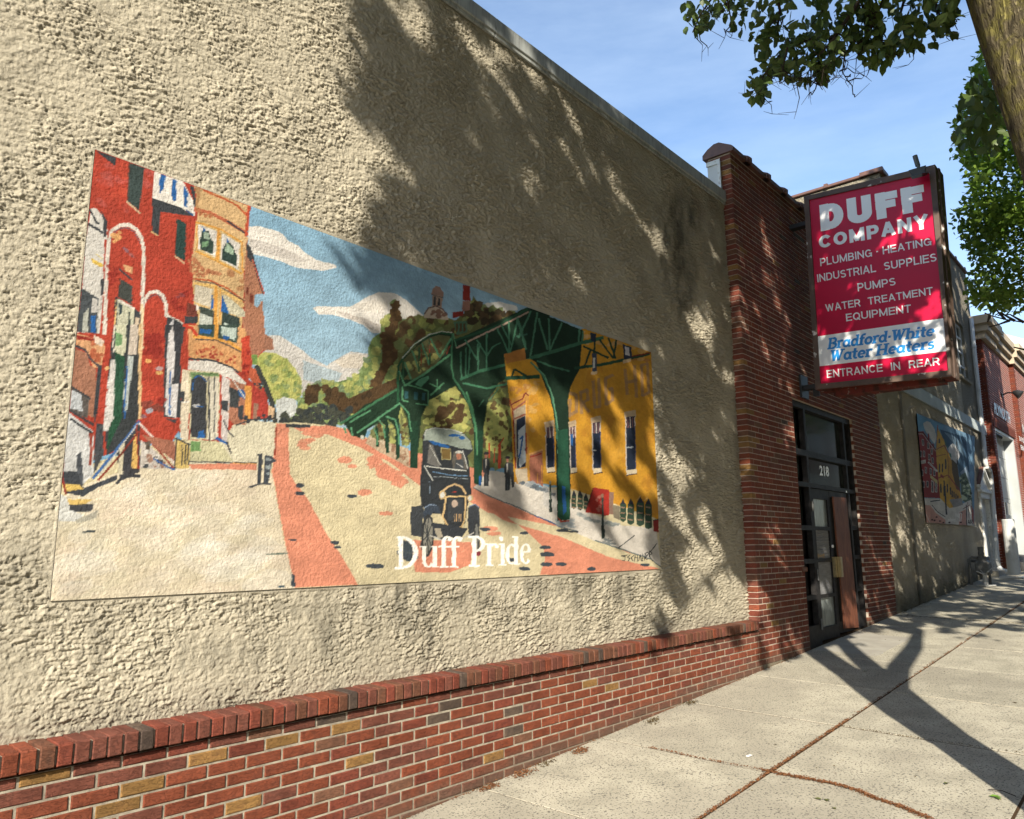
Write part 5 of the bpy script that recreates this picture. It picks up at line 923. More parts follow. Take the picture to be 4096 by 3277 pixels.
# ================================================================== FAR STUCCO BUILDING
fb2=empty('far_stucco_building',(18.5,YF,-.9),'tall weathered stucco building with grey band and small window beyond the brick front','building')
def Wp(q,y=YF): return onY(q,y)
m=MB();XU=15.5;XE=23.25
m.hexa([(FX1+.002,YF,-1.5),(XU,YF,-1.5),(XU,11,-1.5),(FX1+.002,11,-1.5),(FX1+.002,YF,4.7),(XU,YF,4.7),(XU,11,4.7),(FX1+.002,11,4.7)])
m.build('lower_wall',M_stucco2,fb2)
WX0,WX1,WZ0,WZ1=20.9,22.0,4.1,5.55
DX_0,DX_1,DZ_1=21.45,22.62,1.29
m=MB()
for a,b,c,d in ((XU+.002,WX0,-1.5,7.28),(WX1,XE,1.3,7.28),(WX0,WX1,-1.5+2.8,WZ0),(WX0,WX1,WZ1,7.28),(WX0,DX_0,-1.5,1.3),(DX_1,XE,-1.5,1.3)): m.box((a,YF,c),(b,YF+.3,d))
m.build('front_wall',M_stucco2,fb2)
for (xa_,xb_,za_,zb_,sd_) in ((FX1+.004,21.44,-1.3,2.855,41),(17.0,20.88,3.14,5.4,51)):
    gx_=np.arange(xa_,xb_,.028);gz_=np.arange(za_,zb_,.017);X_,Z_=np.meshgrid(gx_,gz_);R_=relief(len(gz_),len(gx_),.017,sd_,2.2);gz_[-1]=zb_
    Y_=YF-.004-np.clip(R_,0,.06)
    bb_=(X_>16.2)&(X_<21.1)&(Z_>.40)&(Z_<2.70);Y_=np.where(bb_&(Z_<2.62)&(Z_>.46)&(X_>16.3)&(X_<20.95),YF-.002,Y_)
    grid_mesh('stucco_surface',X_,Y_,Z_,M_stuccog,fb2)
m=MB();m.box((XU+.001,YF+.3,-1.2),(XU+.3,11,7.27));m.box((XU,YF+.301,7.0),(XE,11,7.2));m.build('side_wall',M_stucco3,fb2)
y=YF-.04;k=0
while y<10:
    c=MB();c.box((XU-.05,y,7.285),(XU+.35,y+1.05,7.345),bev=.01);c.box((XU-.065,y-.03,7.28),(XU+.36,y+.05,7.375),bev=.01);c.build('coping_tile',M_tile,fb2,org=(XU,y,7.3));y+=1.06
x=XU-.05
while x<XE:
    c=MB();c.box((x,YF-.06,7.29),(min(x+1.05,XE),YF+.35,7.35),bev=.01);c.box((x-.02,YF-.075,7.285),(x+.06,YF+.36,7.38),bev=.01);c.build('coping_tile',M_tile,fb2,org=(x,YF,7.3));x+=1.06
m=MB();m.hexa([(FX1+.01,YF-.05,2.87),(XE,YF-.05,2.86),(XE,YF-.001,2.86),(FX1+.01,YF-.001,2.87),(FX1+.01,YF-.05,3.13),(XE,YF-.05,3.11),(XE,YF-.001,3.11),(FX1+.01,YF-.001,3.13)]);m.build('grey_band',M_band,fb2)
m=MB();m.box((15.18,YF-.035,-1.1),(15.30,YF-.001,2.86));m.build('stucco_rib',M_stucco2,fb2)
wn=empty('window',(WX0,YF,WZ0));wn.parent=fb2;wn.location=Vector((WX0,YF,WZ0))-fb2.location
m=MB()
for a,b,c,d in ((WX0,WX0+.06,WZ0,WZ1),(WX1-.06,WX1,WZ0,WZ1),(WX0+.06,WX1-.06,WZ0,WZ0+.06),(WX0+.06,WX1-.06,WZ1-.06,WZ1),((WX0+WX1)/2-.02,(WX0+WX1)/2+.02,WZ0+.06,WZ1-.06)): m.box((a,YF+.06,c),(b,YF+.12,d))
for z in (4.45,4.83,5.2): m.box((WX0+.06,YF+.065,z-.022),((WX0+WX1)/2-.02,YF+.115,z+.022));m.box(((WX0+WX1)/2+.02,YF+.065,z-.022),(WX1-.06,YF+.115,z+.022))
m.build('window_frame',M_white,wn);MB().box((WX0+.06,YF+.10,WZ0+.06),(WX1-.06,YF+.105,WZ1-.06)).build('glass_pane',M_glass,wn)
MB().box((WX0-.08,YF-.06,WZ0-.09),(WX1+.08,YF+.1,WZ0),bev=.01).build('window_sill',M_stucco3,wn)
# side door with pediment
sd=empty('side_door',(22,YF,-.55));sd.parent=fb2;sd.location=Vector((22,YF,-.55))-fb2.location
gz=G(22,YF)+.1
MB().box((DX_0+.12,YF+.05,gz),(DX_1-.12,YF+.09,1.16)).build('door_leaf',M_white,sd)
m=MB()
for a,b in ((DX_0,DX_0+.13),(DX_1-.13,DX_1)): m.box((a,YF-.05,gz-.1),(b,YF+.09,1.16),bev=.01);m.box((a-.02,YF-.06,gz-.1),(b+.02,YF-.051,gz+.05))
m.build('door_casing',M_wpanel,sd)
m=MB()
m.box((DX_0-.03,YF-.07,1.16),(DX_1+.03,YF+.09,1.29));m.box((DX_0-.09,YF-.11,1.29),(DX_1+.09,YF+.02,1.36),bev=.01);m.box((DX_0-.05,YF-.08,1.36),(DX_1+.05,YF-.002,1.40))
xa,xb,xm,zt=DX_0-.09,DX_1+.09,(DX_0+DX_1)/2,1.86
for s in (0,1):
    x0_,x1_=(xa,xm) if s==0 else (xm,xb);z0_,z1_=(1.40,zt) if s==0 else (zt,1.40)
    m.hexa([(x0_,YF-.11,z0_),(x1_,YF-.11,z1_),(x1_,YF-.002,z1_),(x0_,YF-.002,z0_),(x0_,YF-.11,z0_+.07),(x1_,YF-.11,z1_+.07),(x1_,YF-.002,z1_+.07),(x0_,YF-.002,z0_+.07)])
m.add([(xa+.08,YF-.04,1.40),(xb-.08,YF-.04,1.40),(xm,YF-.04,zt-.03)],[(0,1,2)]);m.build('pediment',M_wpanel,sd)
m=MB();m.hexa([(xa+.0,YF-.10,1.475),(xm,YF-.10,1.935),(xm,YF-.002,1.935),(xa,YF-.002,1.475),(xa,YF-.10,1.485),(xm,YF-.10,1.945),(xm,YF-.002,1.945),(xa,YF-.002,1.485)]);m.hexa([(xm+.001,YF-.10,1.935),(xb,YF-.10,1.475),(xb,YF-.002,1.475),(xm+.001,YF-.002,1.935),(xm+.001,YF-.10,1.945),(xb,YF-.10,1.485),(xb,YF-.002,1.485),(xm+.001,YF-.002,1.945)]);m.build('pediment_cap',M_tile,sd)
MB().box((DX_0-.05,YF-.25,G(22,3.7)-.1),(DX_1+.2,YF-.001,gz-.002)).build('door_step',M_conc2,sd)
# small mural panel
cv2=paint_small();C2=[onY(q,YF-.045) for q in ((3666.7,1653.6),(3898.6,1747.5),(3896.6,2103.6),(3706.9,2090.7))]
paint_panel('small_mural',cv2,C2,YF-.045,200,300,M_paint2,'small painted panel of a yellow gabled building and red house on the far stucco wall','mural',1.2,60)
# downspout
dp=[]
for a,b in ((40,-260),(52,-130),(66,0),(82,160),(98,315),(106,405),(112,428),(126,442),(131,470),(146,660),(160,850),(166,886)): dp.append(onY((3850+a/1.1545,1500+b/1.1545),3.70 if b<400 else 3.66))
ds=empty('downspout',tuple(dp[-1]),'long white drainpipe running down between the stucco building and the far brick building','drainpipe')
MB().tube(dp,.055,10).build('pipe',M_white,ds,smooth=True)
e0=dp[-1];MB().tube([e0,e0+np.array([.0,-.06,-.10]),e0+np.array([.0,-.22,-.15]),e0+np.array([.0,-.36,-.16])],[.06,.075,.08,.08],10).build('outlet_shoe',M_white,ds,smooth=True)
m=MB()
for t in (dp[1],dp[3],dp[6],dp[10]): m.tube([t+np.array([0,0,-.03]),t+np.array([0,0,.03])],.066,10)
m.build('pipe_collar',M_white,ds)
# gas meter
gx,gy=19.25,3.42;gg=G(gx,gy)
gm=empty('gas_meter',(gx,gy,gg),'grey gas meter with regulator and pipes at the foot of the far stucco wall','gas meter')
MB().box((gx-.16,gy-.12,gg+.20),(gx+.16,gy+.14,gg+.52),bev=.05).build('meter_body',M_gray,gm)
m=MB();m.tube([(gx-.20,gy,gg+.36),(gx-.16,gy,gg+.36)],.12,14);m.build('index_cover',M_gray,gm)
m=MB();m.tube([(gx-.05,gy+.02,gg+.50),(gx-.05,gy+.02,gg+.60)],.09,12);m.tube([(gx-.05,gy+.02,gg+.60),(gx-.05,gy+.02,gg+.66),(gx-.05,gy+.02,gg+.74)],[.05,.06,.04],12);m.tube([(gx-.05,gy+.02,gg+.72),(gx-.05,gy+.02,gg+.80)],.055,12);m.build('regulator',M_gray,gm)
m=MB();m.tube([(gx-.05,gy+.02,gg+.56),(gx-.05,gy+.20,gg+.58),(gx-.05,gy+.26,gg+.54),(gx-.05,gy+.26,gg-.02)],.028,8);m.tube([(gx+.08,gy-.04,gg+.48),(gx+.20,gy-.04,gg+.56),(gx+.34,gy-.04,gg+.56),(gx+.36,gy+.1,gg+.50),(gx+.36,gy+.30,gg+.50)],.035,8);m.tube([(gx+.3,gy-.04,gg+.55),(gx+.34,gy-.02,gg-.02)],.028,8);m.build('pipework',M_gray,gm)
m=MB();m.tube([(gx-.30,gy-.05,gg-.02),(gx-.30,gy-.05,gg+.26)],[.05,.045],10)
for v in ((-.55,.05),(-.52,-.15),(-.08,-.2),(-.1,.12)): m.tube([(gx-.30,gy-.05,gg+.22),(gx+v[0],gy+v[1],gg+.30 if v[0]<-.4 else gg+.40)],.012,6)
m.tube([(gx-.5,gy+.1,gg+.01),(gx-.42,gy-.16,gg+.01),(gx-.28,gy-.22,gg+.01),(gx-.1,gy-.18,gg+.01)],.014,6);m.build('guard_stand',mat('galvanised_stand',(.42,.42,.40,1),.6,var=(.3,.3,.28,1),vscale=20),gm)
# ================================================================== FAR BRICK BUILDING
Y3=3.60;X3=23.30;b3=empty('far_brick_building',(27,Y3,-.2),'far red brick building with stepped beige cornice, white garage door and raised metal letters','building')
GX0,GX1,GZ1=23.75,26.7,3.13
m=MB()
for a,b,c,d in ((X3,GX0,-1,5.45),(GX0,GX1,GZ1,5.45),(GX1,27.3,-1,5.45)): m.box((a,Y3,c),(b,Y3+.5,d))
m.box((27.3,Y3-.12,-1),(29.7,Y3+.4,5.45));m.box((29.7,Y3,-1),(40,Y3+.4,5.45));m.box((X3+.01,Y3+.5,-1),(40,12,5.3));m.build('brick_wall',M_b3,b3)
# projecting corner courses
for (xc,y0) in ((X3,Y3),(27.3,Y3-.12)):
    q=MB();k=0;z=-.8
    while z<5.4:
        q.box((xc-.012,y0-.012,z+.006),(xc+(.20 if k%2 else .10),y0+.11,z+.0617),k%3);z+=.0677;k+=1
    tag(q.build('corner_bricks',[BR['deep_red_brick'],BR['red_brick'],BR['purple_brown_brick']],b3),kind='stuff')
m=MB()
zz=[(5.45,5.64,.07),(5.64,5.83,.16),(5.83,6.05,.25)]
for (a,b,yy) in ((X3-.0,24.75,Y3-.05),(24.75,27.25,Y3),(27.25,29.75,Y3-.12),(29.75,40,Y3)):
    for z0,z1,pr in zz: m.box((a-(pr if a==X3 else (0.08 if yy<Y3 else -.08)),yy-pr,z0+.001),(b+(.08 if yy<Y3 else -.08),yy+.35,z1))
m.build('cornice',M_beige,b3)
m=MB();m.box((GX0-.2,Y3-.02,GZ1),(GX1+.2,Y3+.01,GZ1+.24));m.build('lintel',BR['deep_red_brick'],b3)
gd=empty('garage_door',((GX0+GX1)/2,3.85,0));gd.parent=b3;gd.location=Vector(((GX0+GX1)/2,3.85,0))-b3.location
zl=-.4
for k in range(6):
    z0=zl+k*.58
    if k==2:
        for a in range(4):
            p0=GX0+.12+a*(GX1-GX0-.24)/4;p1=p0+(GX1-GX0-.24)/4
            q=MB();q.box((p0,3.86,z0+.006),(p1-.006,3.89,z0+.12));q.box((p0,3.86,z0+.46),(p1-.006,3.89,z0+.575));q.box((p0,3.86,z0+.12),(p0+.1,3.89,z0+.46));q.box((p1-.1,3.86,z0+.12),(p1-.006,3.89,z0+.46));q.build('door_panel',M_gar,gd);MB().box((p0+.1,3.875,z0+.12),(p1-.1,3.88,z0+.46)).build('door_window',M_glass,gd)
    else: MB().box((GX0+.12,3.86,z0+.006),(GX1-.12,3.89,min(z0+.575,3.05)),bev=.004).build('door_panel',M_gar,gd)
m=MB();m.box((GX0,Y3+.01,zl),(GX0+.12,3.95,GZ1));m.box((GX1-.12,Y3+.01,zl),(GX1,3.95,GZ1));m.box((GX0+.12,Y3+.01,3.05),(GX1-.12,3.95,GZ1));m.build('door_surround',M_gar,gd)
place_text('raised_lettering','PLYMOUTH',*[onY(q_,Y3-.03) for q_ in ((3960+130/8.16,1600+445/8.16),(3960+640/8.16,1600+785/8.16),(3960+105/8.16,1600+80/8.16),(3960+620/8.16,1600+440/8.16))],mat('brushed_letters',(.42,.45,.46,1),.4,metal=.3),b3,(0,-1,0),.03,.02)
ML=mat('pale_letters',(.6,.62,.6,1),.5)
for s_,q_ in (('NO',((755,270),(795,300),(740,85),(795,120))),('310',((680,450),(785,515),(662,350),(770,405))),('EN',((715,640),(785,690),(700,540),(775,575)))):
    P=[onY((3950+a/5.445,1680+b/5.445),Y3-.14) for a,b in q_]
    if s_=='NO': s_='N'
    place_text('raised_lettering',s_,*P,ML,b3,(0,-1,0),.03,.02)
lp=onY((3700+600/1.9596,1200+755/1.9596),Y3);wl=empty('wall_lamp',tuple(lp),'dark gooseneck lamp above the metal letters on the far brick building','lamp')
lp=np.array(lp);m=MB();m.tube([lp+np.array(v) for v in ((0,0,.02),(0,-.15,.08),(0,-.3,.06))],.02,8);m.tube([lp+np.array([0,.0,0.02]),lp+np.array([0,-.03,.02])],.07,10);m.build('lamp_arm',M_blackm,wl)
m=MB();m.tube([lp+np.array(v) for v in ((0,-.28,.08),(0,-.36,.05),(0,-.46,-.03))],[.04,.09,.13],12);m.build('lamp_shade',M_blackm,wl)
cm=empty('security_camera',(GX0+.25,Y3+.1,3.0),'black security camera under the garage door head','camera')
MB().tube([(GX0+.15,Y3+.08,3.03),(GX0+.2,Y3+.06,2.96),(GX0+.55,Y3-.02,2.90)],[.03,.06,.06],10).build('camera_body',M_blackm,cm);MB().box((GX0+.1,Y3+.05,2.98),(GX0+.22,Y3+.12,3.05)).build('camera_mount',M_blackm,cm)
P0=onY((2700+2087/1.5444,1550+1072/1.5444),3.15);P1=onY((2700+2080/1.5444,1550+818/1.5444),3.15)
bo=MB();xb,yb=P0[0],3.15;bo.tube([(xb,yb,P0[2]-.3),(xb,yb,P1[2]-.02),(xb,yb,P1[2])],[.13,.13,.12],18);tag(bo.build('bollard',M_white,smooth=False,org=(xb,yb,P0[2])),'thick white steel bollard in front of the far garage door','bollard')
# white gabled building beyond
XG=38.;def_=lambda a,b:onX((3900+a/3.265,1200+b/3.265),XG)
gb=empty('gabled_building',(XG,9,0),'white trimmed building with a tan gable far beyond the brick building','building')
r0,r1=def_(180,400),def_(900,585);t=MB();dwn=np.array([0,0,-1.6])
t.hexa([r0+np.array([-.2,0,-.42]),r1+np.array([-.2,0,-.42]),r1+np.array([8,0,-.42]),r0+np.array([8,0,-.42]),r0+np.array([-.2,0,0]),r1+np.array([-.2,0,0]),r1+np.array([8,0,0]),r0+np.array([8,0,0])]);t.build('roof',M_white,gb)
g_=def_(900,700);g0=def_(100,640);t=MB();t.hexa([(XG,g_[1],g_[2]-.0),(XG+8,g_[1],g_[2]),(XG+8,g0[1],g_[2]),(XG,g0[1],g_[2]),(XG,g_[1],r1[2]-.43),(XG+8,g_[1],r1[2]-.43),(XG+8,g0[1],r0[2]-.43),(XG,g0[1],r0[2]-.43)]);t.build('gable_wall',M_stucco3,gb)
t=MB();t.box((XG-.5,g_[1]-.3,g_[2]-.35),(XG+8,g0[1],g_[2]-.001));t.build('eave',M_white,gb);t=MB();t.box((XG-.02,g_[1],-.5),(XG+8,g0[1],g_[2]-.351));t.build('wall',M_white,gb)
# ================================================================== TREES
def leaf_mass(name,P,size,mt,parent,up_bias=.35,hang=0.,seed=1):
    r=np.random.RandomState(seed);n=len(P);s=size*r.uniform(.75,1.2,n)
    d=r.normal(size=(n,3));d[:,2]-=hang;d/=np.linalg.norm(d,axis=1)[:,None];a=r.normal(size=(n,3));a[:,2]+=up_bias*3;w_=np.cross(d,a);w_/=np.linalg.norm(w_,axis=1)[:,None]+1e-9;nn=np.cross(d,w_)
    T=[(0,0,0),(-.32,.30,.07),(-.30,.62,.06),(0,1,0),(.30,.62,.06),(.32,.30,.07)]
    V_=np.stack([P+s[:,None]*(w_*x+d*y+nn*z) for x,y,z in T],1).reshape(-1,3).astype(np.float32)
    b_=np.arange(n)[:,None]*6;f=np.concatenate([b_+np.array([[0,3,2,1]]),b_+np.array([[0,5,4,3]])],1).reshape(-1,4).astype(np.int32)
    me=bpy.data.meshes.new(name);me.vertices.add(len(V_));me.vertices.foreach_set('co',V_.reshape(-1));k=len(f);me.loops.add(k*4);me.loops.foreach_set('vertex_index',f.reshape(-1));me.polygons.add(k);me.polygons.foreach_set('loop_start',np.arange(k,dtype=np.int32)*4);me.update(calc_edges=True);me.materials.append(mt)
    return tag(link(bpy.data.objects.new(name,me),parent),kind='stuff')
tree=empty('street_tree',(4.2,-.22,G(4.2,-.22)),'thick furrowed trunk leaning up at the right edge with dark leafy branches overhead','tree')
gb0=G(4.2,-.22)
def R(h,x,y): return (x,y,gb0+h)
m=MB();m.tube([R(-.2,4.2,-.24),R(.15,4.2,-.22),R(.6,4.2,-.16),R(1.3,4.21,-.06),R(2.0,4.22,.03),R(2.5,4.22,.1)],[.30,.24,.20,.18,.18,.17],18)
m.build('trunk',M_bark,tree,smooth=True)
limb=MB();limb.tube([R(2.0,4.20,.08),R(2.5,4.18,.16),R(3.0,4.19,.22),R(3.4,4.2,.24),R(3.9,4.2,.31),R(4.4,4.2,.37),R(5.2,4.05,.50),R(6.2,3.8,.7)],[.15,.155,.16,.165,.165,.17,.13,.08],16);limb.build('limb',M_bark,tree,smooth=True)
limb=MB();limb.tube([R(2.1,4.24,.02),R(2.8,4.27,.02),R(3.4,4.3,.0),R(4.3,4.33,-.03),R(5.4,4.4,-.1),R(6.5,4.6,-.2)],[.15,.15,.14,.12,.09,.05],14);limb.build('limb',M_bark,tree,smooth=True)
limb=MB();limb.tube([R(3.1,4.28,.0),R(3.8,4.40,-.30),R(4.6,4.6,-.75),R(5.6,4.9,-1.2)],[.12,.11,.10,.06],12);limb.build('limb',M_bark,tree,smooth=True)
# crown that shades the wall: leaves set back along the sunlight from the shade seen on it
CP=np.array([(200,300,.05),(600,300,.0),(1000,300,.0),(300,1500,.0),(100,900,.08),(700,1800,.0),(1200,1500,0),(1850,2200,0),(2050,2200,0),(2200,2250,.05),(2500,2200,.1),(100,2500,0),(500,2650,0),(200,3100,0),(-250,2600,0),(900,2900,0),(1600,2700,0),(2200,2750,0),(1500,1900,0),(600,2200,0),(350,1900,0),(-200,1800,.1),(1000,2200,0),(1500,2200,.0),(1900,2400,.0),(1100,900,.0),(1300,500,.0),(1500,1450,.0),(1700,1750,.05),(1200,150,.0),(1400,1150,.0),(1250,780,.0),(1400,650,.1),(1400,850,.45),(800,1100,0),(1000,1400,0),(500,900,0),(1150,1050,0),
(1550,150,.86),(1700,400,.86),(1900,700,.9),(1500,800,.8),(1560,960,.75),(1700,1050,.85),(2000,1000,.93),(2200,900,.8),(2300,1100,.85),(2500,1000,.9),(2700,1100,.95),(2800,900,.95),(2100,1250,.85),(2400,1350,.8),(2700,1400,.8),(2600,700,.85),(2300,500,.72),(2850,1300,.8),(2050,350,.85),(1800,1250,.75),(1620,1250,.55),(1900,1500,.45),(2200,1600,.6),(2400,1700,.5),(2100,1850,.25),(2500,1900,.4),(2300,2100,.1),(2750,1700,.75),(2850,1900,.85),(2750,2100,.5),(2900,2200,.5),(2700,2350,.2),(2500,2350,.05),(2850,2430,.1),(2300,2500,.0),
(3050,800,.88),(3200,1200,.88),(3050,1500,.76),(3150,1800,.72),(3050,2000,.55),(3150,2250,.42),(3080,2450,.2),(3300,1900,.8),(3450,1700,.75),(3450,2100,.62),(3500,2350,.45),(3250,2450,.6),
(3650,1700,.35),(3700,2000,.25),(3600,2200,.4),(3750,2150,.25),(3800,1800,.35),(3880,1800,.6),(3850,2200,.25),(3700,2350,.85),(3850,2300,.3),(3800,1400,.85),(3950,1500,.85),(4050,1300,.4),(4050,1600,.8),(3950,2000,.8),(4060,2000,.9),(4080,1800,.85),(3400,900,.9),(3600,1000,.85)],float)
def dens(px,py):
    d2=(px[:,None]-CP[None,:,0])**2+(py[:,None]-CP[None,:,1])**2+900;w_=1/d2**1.6;return (w_*CP[None,:,2]).sum(1)/w_.sum(1)
rr=np.random.RandomState(21);NT=NLEAF
u_=rr.rand(NT);tx=.5+u_*25.5;tz=rr.uniform(-1.3,7.5,NT);TP=np.stack([tx,np.full(NT,YB),tz],1)
px,py,pz=project(TP)
e1=np.array([-math.sin(AZ),math.cos(AZ),0]);e2=np.cross(LD,e1);A=TP@e1;B=TP@e2
def smp(cell,octv,seed):
    N0=900;nz=fnoise(N0,N0,cell,octv,seed,1.,.7);f=np.sort(nz.ravel());iA=((A*25)%N0).astype(int);iB=((B*25)%N0).astype(int);v=nz[iB,iA];return np.searchsorted(f,v)/float(f.size)
nzv=.55*smp(4,3,5)+.45*smp(10,3,15);nzv=np.argsort(np.argsort(nzv))/float(len(nzv))
ground_hit=tz<np.array([G(x,YB) for x in tx])-.1
D0=dens(np.clip(px,-300,PW+200),np.clip(py,-300,PH));D0=np.where((px>PW)&(pz>0),.85,D0);D0=np.where((py<0)&(px<1300),.05+.1*(px<600),D0);D0=np.where(ground_hit,0,D0);D0=np.where((tz<-.95)&(tx<8.5),0,D0)
D0=np.where(D0<.17,0,D0);ok=nzv<D0*.87
TP=TP[ok];px=px[ok];D0=D0[ok]
L3=[]
for tr in range(5):
    dy=rr.uniform(2.7,4.8,len(TP));t=dy/LD[1];Q=TP-t[:,None]*LD[None,:];qx,qy,qz=project(Q)
    inf=(qz>0)&(qx>-60)&(qx<PW+60)&(qy>-60)&(qy<PH+60);L3.append(Q[~inf]);TP=TP[inf]
    if len(TP)==0: break
gxx=rr.uniform(9.5,25,60000);gyy=rr.uniform(.2,3.7,60000);TP=np.stack([gxx,gyy,-1.732+.0485*gxx+.02*(gyy-3.75)],1);A=TP@e1;B=TP@e2;nv=smp(6,3,9)
dd_=np.clip((gxx-10.2-(3.75-gyy)*.9)/3.2,0,1)*.62;TP=TP[nv<dd_]
for tr in range(4):
    dy=rr.uniform(3.0,6.5,len(TP));Q=TP-(dy/LD[1])[:,None]*LD[None,:];qx,qy,qz=project(Q);inf=((qz>0)&(qx>-60)&(qx<PW+60)&(qy>-60)&(qy<PH+60))|(Q[:,2]<.6);L3.append(Q[~inf]);TP=TP[inf]
Q=np.concatenate(L3);near=Q[:,0]<8.6
leaf_mass('foliage',Q[near],.10,M_leaf,tree,.3,.3,3)
# limbs and branches out to that crown
bt=MB();Qn=Q[near];idx=rr.choice(len(Qn),46,replace=False);roots=[R(5.2,4.05,.50),R(6.2,3.8,.7),R(5.4,4.4,-.1),R(6.5,4.6,-.2),R(5.6,4.9,-1.2)]
for i in idx:
    e=Vector(Qn[i]);r0_=Vector(roots[rr.randint(5)]);mid=(r0_+e)/2+Vector((0,0,.5+.3*rr.rand()));pts=[r0_,r0_.lerp(mid,.5)+Vector((0,0,.2)),mid,mid.lerp(e,.5)+Vector((0,0,.1)),e]
    if any(visible(p_,40) for p_ in pts+[p_.lerp(q_,.5) for p_,q_ in zip(pts[:-1],pts[1:])]): continue
    bt.tube(pts,[.05,.035,.025,.015,.006],6)
bt.build('branch',M_bark,tree)
# overhanging branches seen at the top right
tw=MB();TT=[([(3560,-260),(3480,-60),(3400,60),(3340,150),(3230,160),(3150,190),(3080,270),(3030,350)],.016,5.2),([(3340,150),(3250,250),(3240,330)],.008,5.1),([(3560,-60),(3460,160),(3380,210),(3300,270),(3240,350)],.010,5.3),([(3640,-80),(3600,60),(3620,150),(3640,230)],.010,5.6),([(3750,-100),(3745,40),(3780,90)],.007,5.6),([(2950,-160),(2850,-10),(2800,60),(2770,130)],.009,5.2),([(2900,-60),(2920,60),(2945,120)],.006,5.2),([(3080,-120),(3120,40),(3110,110),(3060,170)],.010,5.1),([(3240,-100),(3310,60),(3280,120)],.009,5.4),([(3080,270),(3030,330),(3050,390)],.005,5.2),([(3150,190),(3130,280),(3200,320)],.006,5.0),([(3440,0),(3500,120),(3520,200)],.008,5.4),([(3380,210),(3370,290),(3395,330)],.005,5.2),([(3300,270),(3250,300),(3290,360)],.006,5.2),([(3470,120),(3540,180),(3560,230)],.006,5.3),([(3730,-60),(3800,60),(3830,120)],.006,5.7)]
tips=[]
for q_,r_,dd in TT:
    P=[atD(p_,dd+.05*i) for i,p_ in enumerate(q_)];tw.tube(P,list(np.linspace(r_,r_*.35,len(P))),6);
    for i in range(len(P)-1):
        for k_ in range(3):
            a_=P[i]+(P[i+1]-P[i])*rr.rand()
            if not visible(a_,150): continue
            e_=a_+rr.normal(0,.065,3)+np.array([0,0,-.04]);md=(a_+e_)/2+rr.normal(0,.02,3);m2=(md+e_)/2+rr.normal(0,.014,3);m1=(a_+md)/2+rr.normal(0,.014,3);tw.tube([a_,m1,md,m2,e_],[.004,.0035,.003,.0025,.0015],4,cap=False);tips+=[e_,md,a_];
            for _ in range(2):
                e3=e_+rr.normal(0,.05,3);tw.tube([e_,e3],[.002,.001],3,cap=False);tips.append(e3)
tw.build('overhanging_branch',M_twig,tree)
lm=bpy.data.meshes.new('leaf');T=[(0,0,0),(0,-.015,0),(-.016,-.03,.004),(-.024,-.045,.006),(-.015,-.068,.003),(0,-.088,-.002),(.015,-.068,.003),(.024,-.045,.006),(.016,-.03,.004),(0,-.045,-.003)]
lm.from_pydata(T,[],[(1,9,3,2),(9,5,4,3),(1,8,7,9),(9,7,6,5)]);lm.materials.append(M_leaf)
OUT=np.array([(2735,-120),(2735,100),(2780,140),(2880,60),(2960,130),(3000,60),(3020,200),(2985,290),(2985,380),(3060,400),(3080,290),(3200,330),(3300,310),(3400,150),(3440,250),(3560,280),(3600,190),(3700,180),(3820,130),(3850,-120)],float)
def inpoly(p_,Pg):
    x,y=p_;c=False;j=len(Pg)-1
    for i in range(len(Pg)):
        if (Pg[i][1]>y)!=(Pg[j][1]>y) and x<(Pg[j][0]-Pg[i][0])*(y-Pg[i][1])/(Pg[j][1]-Pg[i][1])+Pg[i][0]: c=not c
        j=i
    return c
vis=[]
while len(vis)<1350:
    if rr.rand()<.6: p3=tips[rr.randint(len(tips))]+rr.normal(0,.03,3)
    else:
        p_=(rr.uniform(2730,3850),rr.uniform(-110,400))
        if p_[1]>150 and rr.rand()<.3: continue
        if not inpoly(p_,OUT): continue
        p3=atD(p_,rr.uniform(4.9,5.9))
    X_,Y_,Z_=project(p3)
    if inpoly((float(X_),float(Y_)),OUT): vis.append(p3)
vis.sort(key=lambda v:np.linalg.norm(v))
for i,v in enumerate(vis[:300]):
    o=bpy.data.objects.new('leaf',lm);o.location=v;s=rr.uniform(.65,1.1);o.scale=(s,s,s);o.rotation_euler=(rr.normal(0,.55),rr.normal(0,.55),rr.uniform(0,6.28));link(o,tree)
Pv=np.array(vis[300:]);leaf_mass('overhanging_foliage',Pv,.065,M_leaf,tree,.1,2.2,9)
# second tree, sunlit, further up the pavement
t2=empty('maple_tree',(15.0,.3,G(15,.3)),'sunlit bright green leafy tree behind the thick trunk at the right edge','tree')
g2=G(15,.3);m=MB();m.tube([(15,.3,g2-.1),(15,.32,g2+1.5),(14.95,.45,g2+3),(14.7,.7,g2+4.5),(14.3,1.0,g2+6)],[.2,.16,.14,.1,.05],12)
for k in range(14):
    e=(rr.uniform(12,16.5),rr.uniform(.0,1.7),rr.uniform(2.2,7));m.tube([(14.85,.5,g2+3.2),((14.85+e[0])/2,(.5+e[1])/2,(1.8+e[2])/2+.4),e],[.05,.03,.01],6)
m.build('trunk',M_bark,t2,smooth=True)
O2=np.array([(3895,270),(3857,360),(3830,456),(3810,540),(3800,600),(3830,640),(3876,700),(3870,800),(3800,840),(3825,930),(3870,1000),(3905,1060),(3860,1140),(3870,1215),(3970,1240),(4100,1255),(4400,1200),(5200,900),(5400,300),(4800,-200),(4100,-100),(3950,150)],float)
cl=[]
while len(cl)<300:
    p_=(rr.uniform(3800,4700),rr.uniform(0,1240))
    if inpoly(p_,O2): cl.append((p_,rr.uniform(11.5,14.5)))
P2=[]
for p_,dd in cl:
    c=atD(p_,dd);P2.append(c+np.clip(rr.normal(size=(95,3)),-1.9,1.9)*np.array([.24,.16,.13]))
